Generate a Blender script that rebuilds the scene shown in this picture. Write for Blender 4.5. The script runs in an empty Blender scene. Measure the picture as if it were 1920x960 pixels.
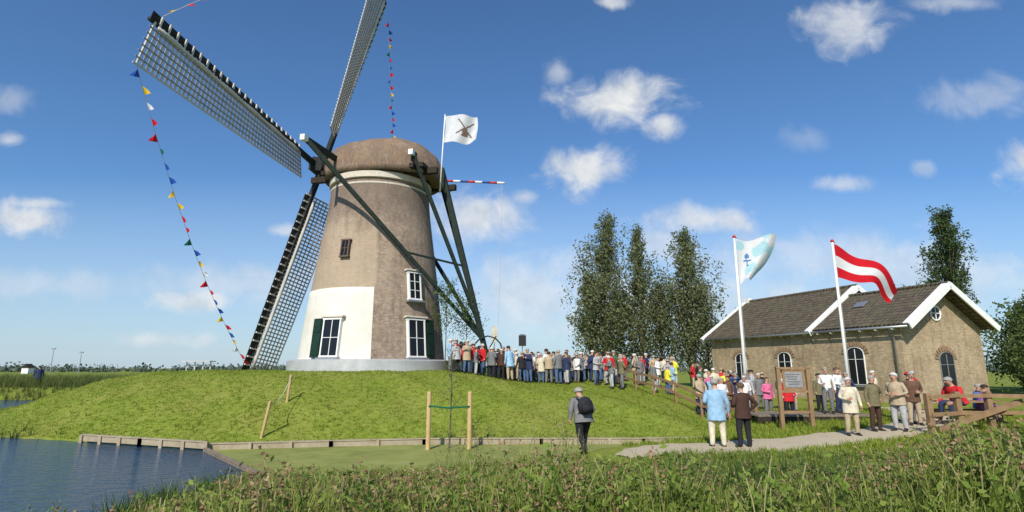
import bpy, math, random
import numpy as np
from mathutils import Vector, Matrix
random.seed(7); rng=np.random.default_rng(11)
scene=bpy.context.scene
scene.view_settings.view_transform='Standard'
scene.view_settings.look='None'
scene.view_settings.exposure=0
col=scene.collection

# ------------------------------------------------------------------ materials
def newmat(name):
    m=bpy.data.materials.new(name); m.use_nodes=True
    nt=m.node_tree; nt.nodes.clear()
    out=nt.nodes.new('ShaderNodeOutputMaterial')
    return m,nt,out
def N(nt,t,**k):
    n=nt.nodes.new(t)
    for a,b in k.items(): setattr(n,a,b)
    return n
def ramp(nt,fac,stops):
    r=N(nt,'ShaderNodeValToRGB'); el=r.color_ramp.elements
    while len(el)<len(stops): el.new(0.5)
    for e,(p,c) in zip(el,stops):
        e.position=p; e.color=(c[0],c[1],c[2],1)
    nt.links.new(fac,r.inputs[0]); return r.outputs[0]
def math_(nt,op,a,b=None,c=None,clamp=False):
    n=N(nt,'ShaderNodeMath',operation=op); n.use_clamp=clamp
    for i,v in enumerate((a,b,c)):
        if v is None: continue
        if isinstance(v,(int,float)): n.inputs[i].default_value=v
        else: nt.links.new(v,n.inputs[i])
    return n.outputs[0]
def mix(nt,fac,a,b,bt='MIX'):
    n=N(nt,'ShaderNodeMix',data_type='RGBA',blend_type=bt)
    for i,v in ((0,fac),(6,a),(7,b)):
        if isinstance(v,(int,float)): n.inputs[i].default_value=v
        elif isinstance(v,tuple): n.inputs[i].default_value=(v[0],v[1],v[2],1)
        else: nt.links.new(v,n.inputs[i])
    return n.outputs[2]
def noise(nt,vec,scale,detail=4,rough=.6):
    n=N(nt,'ShaderNodeTexNoise'); n.inputs['Scale'].default_value=scale
    n.inputs['Detail'].default_value=detail; n.inputs['Roughness'].default_value=rough
    if vec is not None: nt.links.new(vec,n.inputs['Vector'])
    return n.outputs['Fac']
def msk(nt,f,a,b): return ramp(nt,f,[(a,(0,0,0)),(b,(1,1,1))])
def pos(nt): return N(nt,'ShaderNodeNewGeometry').outputs['Position']
def objc(nt): return N(nt,'ShaderNodeTexCoord').outputs['Object']
def finish(nt,out,colr,rough=.8,bumpfac=None,bstr=.3,bdist=.02,spec=.3,metal=0):
    p=N(nt,'ShaderNodeBsdfPrincipled')
    if isinstance(colr,tuple): p.inputs['Base Color'].default_value=(*colr,1)
    else: nt.links.new(colr,p.inputs['Base Color'])
    p.inputs['Roughness'].default_value=rough
    p.inputs['Specular IOR Level'].default_value=spec
    p.inputs['Metallic'].default_value=metal
    if bumpfac is not None:
        b=N(nt,'ShaderNodeBump'); b.inputs['Strength'].default_value=bstr; b.inputs['Distance'].default_value=bdist
        nt.links.new(bumpfac,b.inputs['Height']); nt.links.new(b.outputs[0],p.inputs['Normal'])
    nt.links.new(p.outputs[0],out.inputs[0]); return p
_mc={}
def simple(name,c,rough=.7,var=.18,scale=6,bump=.15,metal=0,spec=.3):
    key=(name,)
    if key in _mc: return _mc[key]
    m,nt,out=newmat(name)
    f=noise(nt,objc(nt),scale,5)
    a=tuple(max(0,x*(1-var)) for x in c); b=tuple(min(1,x*(1+var)) for x in c)
    finish(nt,out,ramp(nt,f,[(.3,a),(.7,b)]),rough,f,bump,.02,spec,metal)
    _mc[key]=m; return m
def leafmat(name,c1,c2,c3=None,trans=.35,pscale=.8):
    m,nt,out=newmat(name)
    g=N(nt,'ShaderNodeNewGeometry')
    f=noise(nt,g.outputs['Position'],pscale,3)
    r=g.outputs['Random Per Island']
    ff=math_(nt,'ADD',math_(nt,'MULTIPLY',r,.55),math_(nt,'MULTIPLY',f,.6),clamp=True)
    st=[(.2,c1),(.8,c2)]
    if c3: st=[(.15,c1),(.6,c2),(.95,c3)]
    cc=ramp(nt,ff,st)
    d=N(nt,'ShaderNodeBsdfPrincipled'); d.inputs['Roughness'].default_value=.65; d.inputs['Specular IOR Level'].default_value=.15
    t=N(nt,'ShaderNodeBsdfTranslucent'); mx=N(nt,'ShaderNodeMixShader'); mx.inputs[0].default_value=trans
    nt.links.new(cc,d.inputs['Base Color']); nt.links.new(cc,t.inputs['Color'])
    nt.links.new(d.outputs[0],mx.inputs[1]); nt.links.new(t.outputs[0],mx.inputs[2]); nt.links.new(mx.outputs[0],out.inputs[0])
    return m

def m_ground():
    m,nt,out=newmat('ground_grass'); p=pos(nt)
    n1=noise(nt,p,.35,4); n2=noise(nt,p,3.5,6,.7); n3=noise(nt,p,22,4,.7)
    c=ramp(nt,n2,[(.28,(.12,.17,.02)),(.5,(.185,.24,.03)),(.72,(.26,.295,.06))])
    c=mix(nt,math_(nt,'MULTIPLY',msk(nt,n1,.42,.7),.6),c,(.28,.26,.07))
    c=mix(nt,math_(nt,'MULTIPLY',msk(nt,n3,.5,.7),.4),c,(.07,.09,.02))
    h=math_(nt,'ADD',n2,math_(nt,'MULTIPLY',n3,.6))
    finish(nt,out,c,.95,h,.4,.06,.1); return m
def m_water():
    m,nt,out=newmat('canal_water'); p=pos(nt)
    mp=N(nt,'ShaderNodeMapping'); mp.inputs['Scale'].default_value=(.9,2.0,1); nt.links.new(p,mp.inputs[0])
    n1=noise(nt,mp.outputs[0],2.4,4,.6); n2=noise(nt,mp.outputs[0],7,3,.6)
    h=math_(nt,'ADD',n1,math_(nt,'MULTIPLY',n2,.3))
    finish(nt,out,(.022,.055,.10),.10,h,.8,.11,.45); return m
def m_duck():
    m,nt,out=newmat('duckweed'); p=pos(nt)
    n1=noise(nt,p,1.1,5,.65); n2=noise(nt,p,30,3,.7)
    c=ramp(nt,n1,[(.3,(.17,.20,.05)),(.55,(.26,.28,.075)),(.75,(.32,.32,.12))])
    c=mix(nt,math_(nt,'MULTIPLY',msk(nt,n2,.5,.7),.35),c,(.13,.15,.045))
    finish(nt,out,c,.75,n2,.2,.02,.2); return m
def m_path():
    m,nt,out=newmat('gravel'); p=pos(nt)
    n1=noise(nt,p,1.5,5); n2=noise(nt,p,40,4,.8)
    c=ramp(nt,n2,[(.3,(.36,.29,.19)),(.6,(.58,.50,.36)),(.8,(.70,.63,.50))])
    c=mix(nt,math_(nt,'MULTIPLY',msk(nt,n1,.55,.75),.4),c,(.26,.25,.10))
    finish(nt,out,c,.95,n2,.6,.03,.1); return m
def m_brick(name,c1,c2,mortar,cyl=0,stain=(.12,.09,.07),sw=.5,patch=None):
    m,nt,out=newmat(name); o=objc(nt); s=N(nt,'ShaderNodeSeparateXYZ'); nt.links.new(o,s.inputs[0])
    at=math_(nt,'ARCTAN2',s.outputs[1],s.outputs[0])
    if cyl: u=math_(nt,'MULTIPLY',at,cyl)
    else: u=math_(nt,'ADD',s.outputs[0],s.outputs[1])
    cb=N(nt,'ShaderNodeCombineXYZ'); nt.links.new(u,cb.inputs[0]); nt.links.new(s.outputs[2],cb.inputs[1])
    b=N(nt,'ShaderNodeTexBrick'); b.inputs['Scale'].default_value=1; b.inputs['Brick Width'].default_value=.24
    b.inputs['Row Height'].default_value=.085; b.inputs['Mortar Size'].default_value=.011
    b.inputs['Color1'].default_value=(*c1,1); b.inputs['Color2'].default_value=(*c2,1); b.inputs['Mortar'].default_value=(*mortar,1)
    nt.links.new(cb.outputs[0],b.inputs['Vector'])
    n1=noise(nt,o,.55,6,.65); n2=noise(nt,o,5,5,.7)
    mp=N(nt,'ShaderNodeMapping'); mp.inputs['Scale'].default_value=(2.2,2.2,.25); nt.links.new(o,mp.inputs[0])
    n3=noise(nt,mp.outputs[0],1.2,5,.7)
    c=mix(nt,math_(nt,'MULTIPLY',msk(nt,n1,.42,.62),sw),b.outputs[0],stain)
    c=mix(nt,math_(nt,'MULTIPLY',msk(nt,n3,.5,.66),sw*.9),c,tuple(x*.6 for x in stain))
    c=mix(nt,math_(nt,'MULTIPLY',msk(nt,n2,.48,.68),.6),c,tuple(min(1,x*1.25) for x in mortar))
    if patch:
        z=s.outputs[2]; zz=math_(nt,'ADD',z,math_(nt,'MULTIPLY',n1,1.4))
        f=ramp(nt,math_(nt,'MULTIPLY',zz,1/12.5),[(.30,(0,0,0)),(.42,(.85,.85,.85)),(.66,(.6,.6,.6)),(.76,(0,0,0))])
        left=N(nt,'ShaderNodeMapRange'); left.interpolation_type='SMOOTHSTEP'; nt.links.new(math_(nt,'ADD',at,math_(nt,'MULTIPLY',n1,.1)),left.inputs[0]); left.inputs[1].default_value=-1.33; left.inputs[2].default_value=-1.27; left.inputs[3].default_value=1; left.inputs[4].default_value=.1
        c=mix(nt,math_(nt,'MULTIPLY',math_(nt,'MULTIPLY',f,left.outputs[0]),.75),c,patch)
        up=N(nt,'ShaderNodeMapRange'); nt.links.new(zz,up.inputs[0]); up.inputs[1].default_value=8.4; up.inputs[2].default_value=10.4; up.inputs[3].default_value=0; up.inputs[4].default_value=.6
        c=mix(nt,up.outputs[0],c,(.165,.13,.105))
    h=math_(nt,'ADD',math_(nt,'MULTIPLY',b.outputs[1],-1),n2)
    finish(nt,out,c,.9,h,.6,.025,.1); return m
def m_thatch():
    m,nt,out=newmat('thatch'); o=objc(nt)
    mp=N(nt,'ShaderNodeMapping'); mp.inputs['Scale'].default_value=(4,4,.9); nt.links.new(o,mp.inputs[0])
    n1=noise(nt,mp.outputs[0],3,6,.7); n2=noise(nt,o,.7,5); n3=noise(nt,o,2.2,5)
    c=ramp(nt,n1,[(.3,(.15,.10,.068)),(.55,(.27,.19,.13)),(.8,(.40,.30,.22))])
    c=mix(nt,math_(nt,'MULTIPLY',msk(nt,n2,.4,.6),.65),c,(.165,.125,.098))
    c=mix(nt,math_(nt,'MULTIPLY',msk(nt,n3,.52,.7),.4),c,(.38,.31,.24))
    finish(nt,out,c,.95,n1,.8,.06,.05); return m
def m_tiles():
    m,nt,out=newmat('roof_tiles'); o=objc(nt); s=N(nt,'ShaderNodeSeparateXYZ'); nt.links.new(o,s.inputs[0])
    cb=N(nt,'ShaderNodeCombineXYZ'); nt.links.new(s.outputs[1],cb.inputs[0]); nt.links.new(math_(nt,'MULTIPLY',s.outputs[0],1.2),cb.inputs[1])
    b=N(nt,'ShaderNodeTexBrick'); b.offset=0; b.inputs['Scale'].default_value=1; b.inputs['Brick Width'].default_value=.26; b.inputs['Row Height'].default_value=.34
    b.inputs['Mortar Size'].default_value=.03; b.inputs['Color1'].default_value=(.12,.095,.07,1); b.inputs['Color2'].default_value=(.20,.165,.12,1); b.inputs['Mortar'].default_value=(.03,.025,.02,1)
    nt.links.new(cb.outputs[0],b.inputs['Vector'])
    n1=noise(nt,o,.8,6,.7); n2=noise(nt,o,7,4,.7)
    c=mix(nt,math_(nt,'MULTIPLY',msk(nt,n1,.45,.65),.55),b.outputs[0],(.11,.105,.055))
    c=mix(nt,math_(nt,'MULTIPLY',msk(nt,n2,.55,.75),.5),c,(.32,.27,.21))
    w=math_(nt,'SINE',math_(nt,'MULTIPLY',s.outputs[1],2*math.pi/.26))
    r=math_(nt,'FRACT',math_(nt,'MULTIPLY',s.outputs[0],1.2/.34))
    finish(nt,out,c,.9,math_(nt,'ADD',math_(nt,'MULTIPLY',w,.6),math_(nt,'ADD',r,n2)),.9,.05,.1); return m
def m_wood(name,c1,c2,scale=3):
    m,nt,out=newmat(name); o=objc(nt)
    n1=noise(nt,o,scale,6,.7); n2=noise(nt,o,scale*9,3,.7)
    c=ramp(nt,n1,[(.3,c1),(.7,c2)])
    c=mix(nt,math_(nt,'MULTIPLY',n2,.4),c,tuple(x*.5 for x in c1))
    finish(nt,out,c,.85,n2,.4,.01,.15); return m
def m_plaster():
    m,nt,out=newmat('white_plaster'); o=objc(nt)
    n1=noise(nt,o,.9,6,.7)
    mp=N(nt,'ShaderNodeMapping'); mp.inputs['Scale'].default_value=(3,3,.3); nt.links.new(o,mp.inputs[0])
    n2=noise(nt,mp.outputs[0],1.5,5,.7); n3=noise(nt,o,14,4)
    c=ramp(nt,n1,[(.3,(.60,.57,.49)),(.65,(.71,.69,.61))])
    c=mix(nt,math_(nt,'MULTIPLY',msk(nt,n2,.5,.75),.4),c,(.48,.45,.36))
    finish(nt,out,c,.85,n3,.3,.02,.1); return m

GR=m_ground(); WATER=m_water(); DUCK=m_duck(); PATH=m_path()
BRICKM=m_brick('mill_brick',(.37,.27,.19),(.25,.175,.125),(.36,.305,.245),cyl=3.6,stain=(.20,.145,.11),sw=.7,patch=(.48,.38,.265))
BRICKH=m_brick('house_brick',(.47,.36,.22),(.33,.235,.14),(.45,.37,.26),stain=(.22,.16,.10),sw=.5)
THATCH=m_thatch(); TILES=m_tiles(); PLAST=m_plaster()
WHITE=simple('white_paint',(.78,.78,.75),.55,.06,4,.05)
GREENP=simple('dark_green_paint',(.012,.034,.024),.55,.35,5,.05,0,.2)
TARG=simple('black_green_paint',(.016,.026,.020),.6,.4,5,.1,0,.15)
BLACKW=simple('black_tarred_wood',(.022,.024,.022),.7,.4,6,.3,0,.15)
LATH=m_wood('sail_lath',(.50,.47,.42),(.70,.67,.62))
LATHD=m_wood('sail_lath_dark',(.28,.25,.21),(.40,.36,.31))
CANVAS=simple('canvas',(.52,.51,.47),.9,.1,3,.1)
GLASS=simple('window_glass',(.012,.014,.016),.15,.2,2,.0,0,.3)
DARK=simple('dark_wood',(.03,.022,.015),.8,.3)
PALEW=m_wood('pale_wood',(.48,.33,.15),(.66,.48,.25))
GREYW=m_wood('weathered_wood',(.18,.145,.105),(.34,.28,.21))
BROWNW=m_wood('brown_wood',(.22,.135,.07),(.38,.25,.14))
BARK=m_wood('bark',(.08,.07,.05),(.18,.15,.12),5)
METAL=simple('grey_metal',(.35,.36,.37),.4,.1,5,.02,.6)
BASE=simple('base_ring_zinc',(.46,.47,.47),.5,.15,1.5,.05,.2)
ROPE=simple('rope',(.45,.42,.36),.9)

# ------------------------------------------------------------------ mesh helpers
class MB:
    def __init__(s): s.v=[]; s.f=[]; s.m=[]
    def add(s,vs,fs,mi=0):
        o=len(s.v); s.v+= [tuple(v) for v in vs]
        for f in fs: s.f.append(tuple(i+o for i in f)); s.m.append(mi)
    def box(s,c,d,R=None,mi=0):
        vs=[]
        for z in(-.5,.5):
            for x,y in((-.5,-.5),(.5,-.5),(.5,.5),(-.5,.5)):
                p=Vector((x*d[0],y*d[1],z*d[2]))
                if R: p=R@p
                vs.append(p+Vector(c))
        s.add(vs,[(3,2,1,0),(4,5,6,7),(0,1,5,4),(1,2,6,5),(2,3,7,6),(3,0,4,7)],mi)
    def beam(s,a,b,w,h=None,w2=None,h2=None,up=(0,0,1),mi=0):
        a=Vector(a);b=Vector(b); h=h or w; w2=w2 or w; h2=h2 or h
        d=(b-a).normalized(); u=Vector(up)
        if abs(d.dot(u))>.98: u=Vector((0,1,0))
        x=d.cross(u).normalized(); y=x.cross(d).normalized(); vs=[]
        for p,ww,hh in((a,w,h),(b,w2,h2)):
            for i,j in((-.5,-.5),(.5,-.5),(.5,.5),(-.5,.5)): vs.append(p+x*i*ww+y*j*hh)
        s.add(vs,[(3,2,1,0),(4,5,6,7),(0,1,5,4),(1,2,6,5),(2,3,7,6),(3,0,4,7)],mi)
    def tube(s,pts,rad,n=8,mi=0,cap=True):
        pts=[Vector(p) for p in pts]; vs=[]
        if isinstance(rad,(int,float)): rad=[rad]*len(pts)
        for i,p in enumerate(pts):
            d=(pts[min(i+1,len(pts)-1)]-pts[max(i-1,0)]).normalized()
            u=Vector((0,0,1)) if abs(d.z)<.9 else Vector((0,1,0))
            x=d.cross(u).normalized(); y=d.cross(x).normalized()
            for k in range(n):
                t=2*math.pi*k/n; vs.append(p+x*math.cos(t)*rad[i]+y*math.sin(t)*rad[i])
        fs=[]
        for i in range(len(pts)-1):
            for k in range(n):
                fs.append((i*n+k,i*n+(k+1)%n,(i+1)*n+(k+1)%n,(i+1)*n+k))
        if cap: fs.append(tuple(range(n-1,-1,-1))); fs.append(tuple(range((len(pts)-1)*n,len(pts)*n)))
        s.add(vs,fs,mi)
    def lathe(s,prof,n=64,a0=0,a1=2*math.pi,mi=0,c=(0,0,0)):
        full=abs(a1-a0-2*math.pi)<1e-6; m=n if full else n+1; vs=[]
        for r,z in prof:
            for k in range(m):
                t=a0+(a1-a0)*k/n; vs.append((c[0]+r*math.cos(t),c[1]+r*math.sin(t),c[2]+z))
        fs=[]
        for i in range(len(prof)-1):
            for k in range(n):
                k2=(k+1)%m; fs.append((i*m+k,i*m+k2,(i+1)*m+k2,(i+1)*m+k))
        s.add(vs,fs,mi)
    def ball(s,c,r,n=8,mi=0):
        vs=[];fs=[]
        for i in range(n//2+1):
            t=math.pi*i/(n//2)
            for k in range(n):
                q=2*math.pi*k/n; vs.append((c[0]+r[0]*math.sin(t)*math.cos(q),c[1]+r[1]*math.sin(t)*math.sin(q),c[2]+r[2]*math.cos(t)))
        for i in range(n//2):
            for k in range(n): fs.append((i*n+k,(i+1)*n+k,(i+1)*n+(k+1)%n,i*n+(k+1)%n))
        s.add(vs,fs,mi)
    def obj(s,name,mats,parent=None,off=(0,0,0),smooth=False,loc=None,rot=None):
        me=bpy.data.meshes.new(name)
        ox,oy,oz=off
        me.from_pydata([(a-ox,b-oy,c-oz) for a,b,c in s.v],[],s.f)
        if not isinstance(mats,(list,tuple)): mats=[mats]
        for m in mats: me.materials.append(m)
        me.polygons.foreach_set('material_index',s.m)
        if smooth: me.polygons.foreach_set('use_smooth',[True]*len(s.f))
        me.update(); o=bpy.data.objects.new(name,me); col.objects.link(o)
        if parent is not None: o.parent=parent
        if loc is not None: o.location=loc
        if rot is not None: o.rotation_euler=rot
        return o
def npmesh(name,V,F,mats,mi=None,smooth=False):
    me=bpy.data.meshes.new(name); V=np.asarray(V,dtype=np.float32); F=np.asarray(F,dtype=np.int32)
    k=F.shape[1]; me.vertices.add(len(V)); me.vertices.foreach_set('co',V.ravel())
    me.loops.add(F.size); me.loops.foreach_set('vertex_index',F.ravel())
    me.polygons.add(len(F)); me.polygons.foreach_set('loop_start',np.arange(len(F),dtype=np.int32)*k)
    try: me.polygons.foreach_set('loop_total',np.full(len(F),k,dtype=np.int32))
    except Exception: pass
    if not isinstance(mats,(list,tuple)): mats=[mats]
    for m in mats: me.materials.append(m)
    if mi is not None: me.polygons.foreach_set('material_index',np.asarray(mi,dtype=np.int32))
    if smooth: me.polygons.foreach_set('use_smooth',np.ones(len(F),dtype=bool))
    me.update(calc_edges=True); me.validate()
    o=bpy.data.objects.new(name,me); col.objects.link(o); return o
def thing(o,label,cat,group=None):
    o['label']=label; o['category']=cat
    if group: o['group']=group
    return o
def empty(name,loc,label,cat,group=None,rotz=0):
    e=bpy.data.objects.new(name,None); e.empty_display_size=.5; e.location=loc; e.rotation_euler=(0,0,rotz); col.objects.link(e)
    return thing(e,label,cat,group)
def structure(o): o['kind']='structure'; return o
def stuff(o,label,cat): o['kind']='stuff'; return thing(o,label,cat)

# ------------------------------------------------------------------ terrain
def sdist(px,py,poly):
    d=np.full(px.shape,1e9); ins=np.zeros(px.shape,bool); n=len(poly)
    for i in range(n):
        ax,ay=poly[i]; bx,by=poly[(i+1)%n]; ex,ey=bx-ax,by-ay
        t=np.clip(((px-ax)*ex+(py-ay)*ey)/(ex*ex+ey*ey),0,1)
        d=np.minimum(d,np.hypot(px-ax-t*ex,py-ay-t*ey))
        c=((ay>py)!=(by>py)); 
        with np.errstate(divide='ignore',invalid='ignore'):
            xi=(bx-ax)*(py-ay)/((by-ay) if by!=ay else 1e-9)+ax
        ins^=(c&(px<xi))
    return np.where(ins,d,-d)
MOUND=[(-31,35),(-28.5,30),(-25.5,26),(-20,22.2),(-15,20.6),(-9.7,18.7),(-3,20.1),(4,20.2),(7.6,20.8),(8.6,23),(12.5,29),(17,36),(17,48),(10,60),(-8,62),(-22,52),(-30,42)]
NEAR=[(-6.6,-40),(-6.6,10.6),(-5.9,12.3),(-4.6,13.3),(-2,14.3),(1,15.6),(5,17.8),(6.5,19.3),(8,21),(9,30),(14,60),(700,60),(700,-40)]
def Hf(x,y):
    x=np.asarray(x,float); y=np.asarray(y,float)
    x,y=np.broadcast_arrays(x,y)
    d=sdist(x,y,MOUND); wob=.07*np.sin(x*.9+1.3*np.sin(y*.5))*np.cos(y*.7)+.04*np.sin(x*2.3+y*1.7)
    top=2.37-.62*np.clip((x+3.2)/4,0,1)
    hm=np.where(d>0,-.42+top*np.sin(np.clip(d/9.5,0,1)*math.pi/2)**(1+.35*np.clip((-x-12)/10,0,1))+wob*np.clip(d/2,0,1)*np.clip((11-d)/4,0,1),-.42+d*.9)
    d2=sdist(x,y,NEAR); base=-.33+.38*np.clip((x+2)/5,0,1)+.22*np.clip((x-8)/5,0,1)
    hn=np.minimum(base,-.45+d2*.7)
    yy=46+1.5*np.sin(x*.12); hf=np.minimum(.45,-.45+(y-yy)*.5)
    return np.maximum(np.maximum(np.maximum(hm,hn),hf),-1.3)
def H(x,y): return float(Hf(np.array([x]),np.array([y]))[0])
gx=np.concatenate([[-3000,-1500,-700,-350,-180,-100,-70,-50],np.arange(-38,32.01,.4),[36,42,50,70,100,180,350,700,1500,3000]])
gy=np.concatenate([[-40,-20,-8,0],np.arange(4,54.01,.4),[57,60,66,75,90,120,180,300,600,1200,3000,6000]])
X,Y=np.meshgrid(gx,gy); Z=Hf(X,Y); Z=np.where(Y>70,.45,Z)
nx,ny=len(gx),len(gy); idx=np.arange(nx*ny).reshape(ny,nx)
F=np.stack([idx[:-1,:-1],idx[:-1,1:],idx[1:,1:],idx[1:,:-1]],-1).reshape(-1,4)
structure(npmesh('ground',np.stack([X,Y,Z],-1).reshape(-1,3),F,GR,smooth=True))
b=MB(); b.add([(-400,-40,-.46),(60,-40,-.46),(60,75,-.46),(-400,75,-.46)],[(0,1,2,3)])
structure(b.obj('water',WATER))
b=MB(); dk=[(-9.55,18.45),(-6.1,14.15),(-5.7,12.0),(-4,12.0),(3,15.2),(8,18.5),(7.8,21),(4,20.6),(-3,20.6),(-9.2,19.4)]
b.add([(x,y,-.45) for x,y in dk],[tuple(range(len(dk)))]); structure(b.obj('duckweed_water',DUCK))
pc=[(2.6,14.0),(4,14.8),(5.5,15.3),(8,16.3),(10.5,17.2),(13,18.4),(15,20.5),(17,24),(18.5,27.5)]
pv=[];pf=[];pts=[]
for i in range(len(pc)-1):
    for k in range(6):
        t=k/6; pts.append((pc[i][0]*(1-t)+pc[i+1][0]*t,pc[i][1]*(1-t)+pc[i+1][1]*t))
for i,(x,y) in enumerate(pts):
    a=pts[max(i-1,0)]; c=pts[min(i+1,len(pts)-1)]; dx,dy=c[0]-a[0],c[1]-a[1]; l=math.hypot(dx,dy); nxv,nyv=-dy/l,dx/l
    w=(1.05+.12*math.sin(i*.9)+.08*math.sin(i*2.3))*min(1,.25+i*.15)
    for k in range(7):
        s=(k/3-1)*w; px,py=x+nxv*s,y+nyv*s
        pv.append((px,py,H(px,py)+.035-.03*abs(k/3-1)**3))
for i in range(len(pts)-1):
    for k in range(6): pf.append((i*7+k,i*7+k+1,(i+1)*7+k+1,(i+1)*7+k))
b=MB(); b.add(pv,pf); structure(b.obj('path',PATH,smooth=True))

# ------------------------------------------------------------------ windmill
C=Vector((-8.1,33,1.93))
mill=empty('windmill',C,'round brick tower windmill with thatched cap and white plastered base','windmill')
def RR(z):
    pr=[(0,4.18),(2.5,3.93),(4.4,3.70),(7,3.36),(9.3,3.04),(11.6,2.84)]
    for (z0,r0),(z1,r1) in zip(pr,pr[1:]):
        if z<=z1: return r0+(r1-r0)*(z-z0)/(z1-z0)
    return pr[-1][1]
zs=[i*.4 for i in range(30)]
b=MB(); b.lathe([(RR(z),z) for z in zs],96); b.obj('wall',BRICKM,mill,smooth=True)
b=MB(); a0,a1=math.radians(-215),math.radians(-78)
pr=[(RR(z)+.03,z) for z in [.0,.5,1,1.5,2,2.5,3,3.5,4,4.4]]
b.lathe(pr+[(RR(4.4)-.02,4.42)],60,a0,a1)
b.obj('plaster_wall',PLAST,mill,smooth=True)
b=MB(); b.lathe([(4.3,-.5),(4.68,-.5),(4.68,.56),(4.62,.60),(4.2,.64),(4.0,.64)],96); b.obj('base_ring',BASE,mill,smooth=False)
b=MB(); b.lathe([(2.88,10.45),(2.96,10.48),(2.97,10.58),(2.91,10.6)],72)
b.lathe([(2.86,10.8),(3.05,10.83),(3.07,11.16),(2.9,11.2),(2.7,11.3)],72); b.obj('cornice',[simple('cream_render',(.60,.54,.44),.8,.12)],mill,smooth=False)
A=Vector((-.973,.233,0)); S=Vector((.233,.973,0))
b=MB(); nu,nv=44,20; vs=[];fs=[]
def cap_pt(s,t):
    L=(3.35 if s>0 else 3.95)*s; w=2.9*(1-abs(s)**3.2)**.5+.15*(1-abs(s))
    if s<0: w*=1-.15*s*s
    h=2.28*(1-abs(s)**(5 if s>0 else 3.4))**.5; h*=(1+.06*math.cos(s*2+.5))
    c=math.cos(t); sn=math.sin(t)
    return L,w*math.copysign(abs(c)**.85,c),h*abs(sn)**.8
for i in range(nu+1):
    s=math.sin((i/nu-.5)*math.pi)*.9995
    for j in range(nv+1):
        L,y,z=cap_pt(s,math.pi*j/nv)
        p=A*L+S*y; wob=1+.006*math.sin(i*1.1+j*.7); vs.append((p.x*wob,p.y*wob,11.55+z*.98*wob))
for i in range(nu):
    for j in range(nv): fs.append((i*(nv+1)+j,i*(nv+1)+j+1,(i+1)*(nv+1)+j+1,(i+1)*(nv+1)+j))
b.add(vs,fs)
ring=[i*(nv+1) for i in range(nu+1)]+[i*(nv+1)+nv for i in range(nu,-1,-1)]
ro=[Vector(vs[i]) for i in ring]; n=len(ro)
low=[(p.x*.985,p.y*.985,11.24) for i,p in enumerate(ro)]; inn=[(p.x*.80,p.y*.80,11.36) for p in ro]; cen=[(p.x*.3,p.y*.3,11.6) for p in ro]
b.add([tuple(p) for p in ro]+low+inn+cen,[(i+k*n,(i+1)%n+k*n,(i+1)%n+(k+1)*n,i+(k+1)*n) for k in range(3) for i in range(n)])
b.obj('cap',THATCH,mill,smooth=True)
b=MB()
for sg in(-1,1): b.beam(A*3.8+S*1.6*sg+Vector((0,0,11.35)),A*-4.3+S*1.6*sg+Vector((0,0,11.35)),.3,.35)
for k in (-3.6,-3.0,2.6): b.beam(A*k-S*2.4+Vector((0,0,11.5)),A*k+S*2.4+Vector((0,0,11.5)),.25,.25)
b.obj('cap_frame',DARK,mill)
def mp_(b,p,q,w,h,w2=None,h2=None,mi=0): b.beam(Vector(p)-C,Vector(q)-C,w,h,w2,h2,mi=mi)
ls0=Vector((-10.95,27.85,14.05)); ls1=Vector((-8.25,38.85,14.05))
b=MB(); mp_(b,ls0,ls1,.24,.28); d=(ls0-ls1).normalized()
mp_(b,ls0,ls0+d*.4,.27,.31,mi=1); mp_(b,ls1-d*.4,ls1,.27,.31,mi=1); b.obj('long_cross_beam',[TARG,WHITE],mill)
ss0=Vector((-5.7,30.2,14.2)); ss1=Vector((-4.7,34.5,14.2))
b=MB(); mp_(b,ss0,ss1,.24,.28); mp_(b,ss0,ss0+d*.35,.27,.31,mi=1); b.obj('short_cross_beam',[TARG,WHITE],mill)
TB=Vector((-1.45,31.45,2.9)); TT=Vector((-4.3,32.1,14.0))
b=MB(); mp_(b,TT,TB,.28,.32,.26,.26); b.obj('tail_pole',TARG,mill)
def lerp(a,b_,t): return a+(b_-a)*t
for p,q,w in((ls0,lerp(TT,TB,.93),.20),(ls1,lerp(TT,TB,.93),.19),(ss0,lerp(TT,TB,.86),.2),(ss1,lerp(TT,TB,.86),.18)):
    b=MB(); mp_(b,p,q,w,w+.03,w*.85,w*.85); b.obj('brace',TARG,mill)
b=MB(); mp_(b,lerp(ls0,lerp(TT,TB,.93),.55),lerp(TT,TB,.55),.10,.10); b.obj('brace',TARG,mill)
b=MB(); wc=TB+Vector((.1,-.3,.1))-C; ax=Vector((.233,.973,0)).normalized()
for k in range(12):
    t=2*math.pi*k/12; t2=2*math.pi*(k+1)/12
    r1=Vector((.973*math.cos(t),-.233*math.cos(t),math.sin(t)))*.85; r2=Vector((.973*math.cos(t2),-.233*math.cos(t2),math.sin(t2)))*.85
    b.beam(wc+r1,wc+r2,.07,.07); 
    if k%2==0: b.beam(wc,wc+r1*1.15,.05,.05)
b.beam(wc-ax*.2,wc+ax*.6,.14,.14); b.obj('winch_wheel',[TARG],mill)
Hb=Vector((-12.06,33.9,14.75)); w_=Vector((.239,.0774,.968)).normalized(); v1=Vector((-.203,-.970,.126)); v1=(v1-w_*v1.dot(w_)).normalized()
nrm=w_.cross(v1); 
if nrm.x>0: nrm=-nrm
HL=Hb-C; R=13.4
b=MB(); b.tube([HL-nrm*2.2,HL+nrm*.9],[.42,.36],14); b.box(HL+nrm*.3,(.9,.9,.9),Matrix((w_,v1,nrm)).transposed()); b.obj('windshaft',BLACKW,mill)
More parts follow.
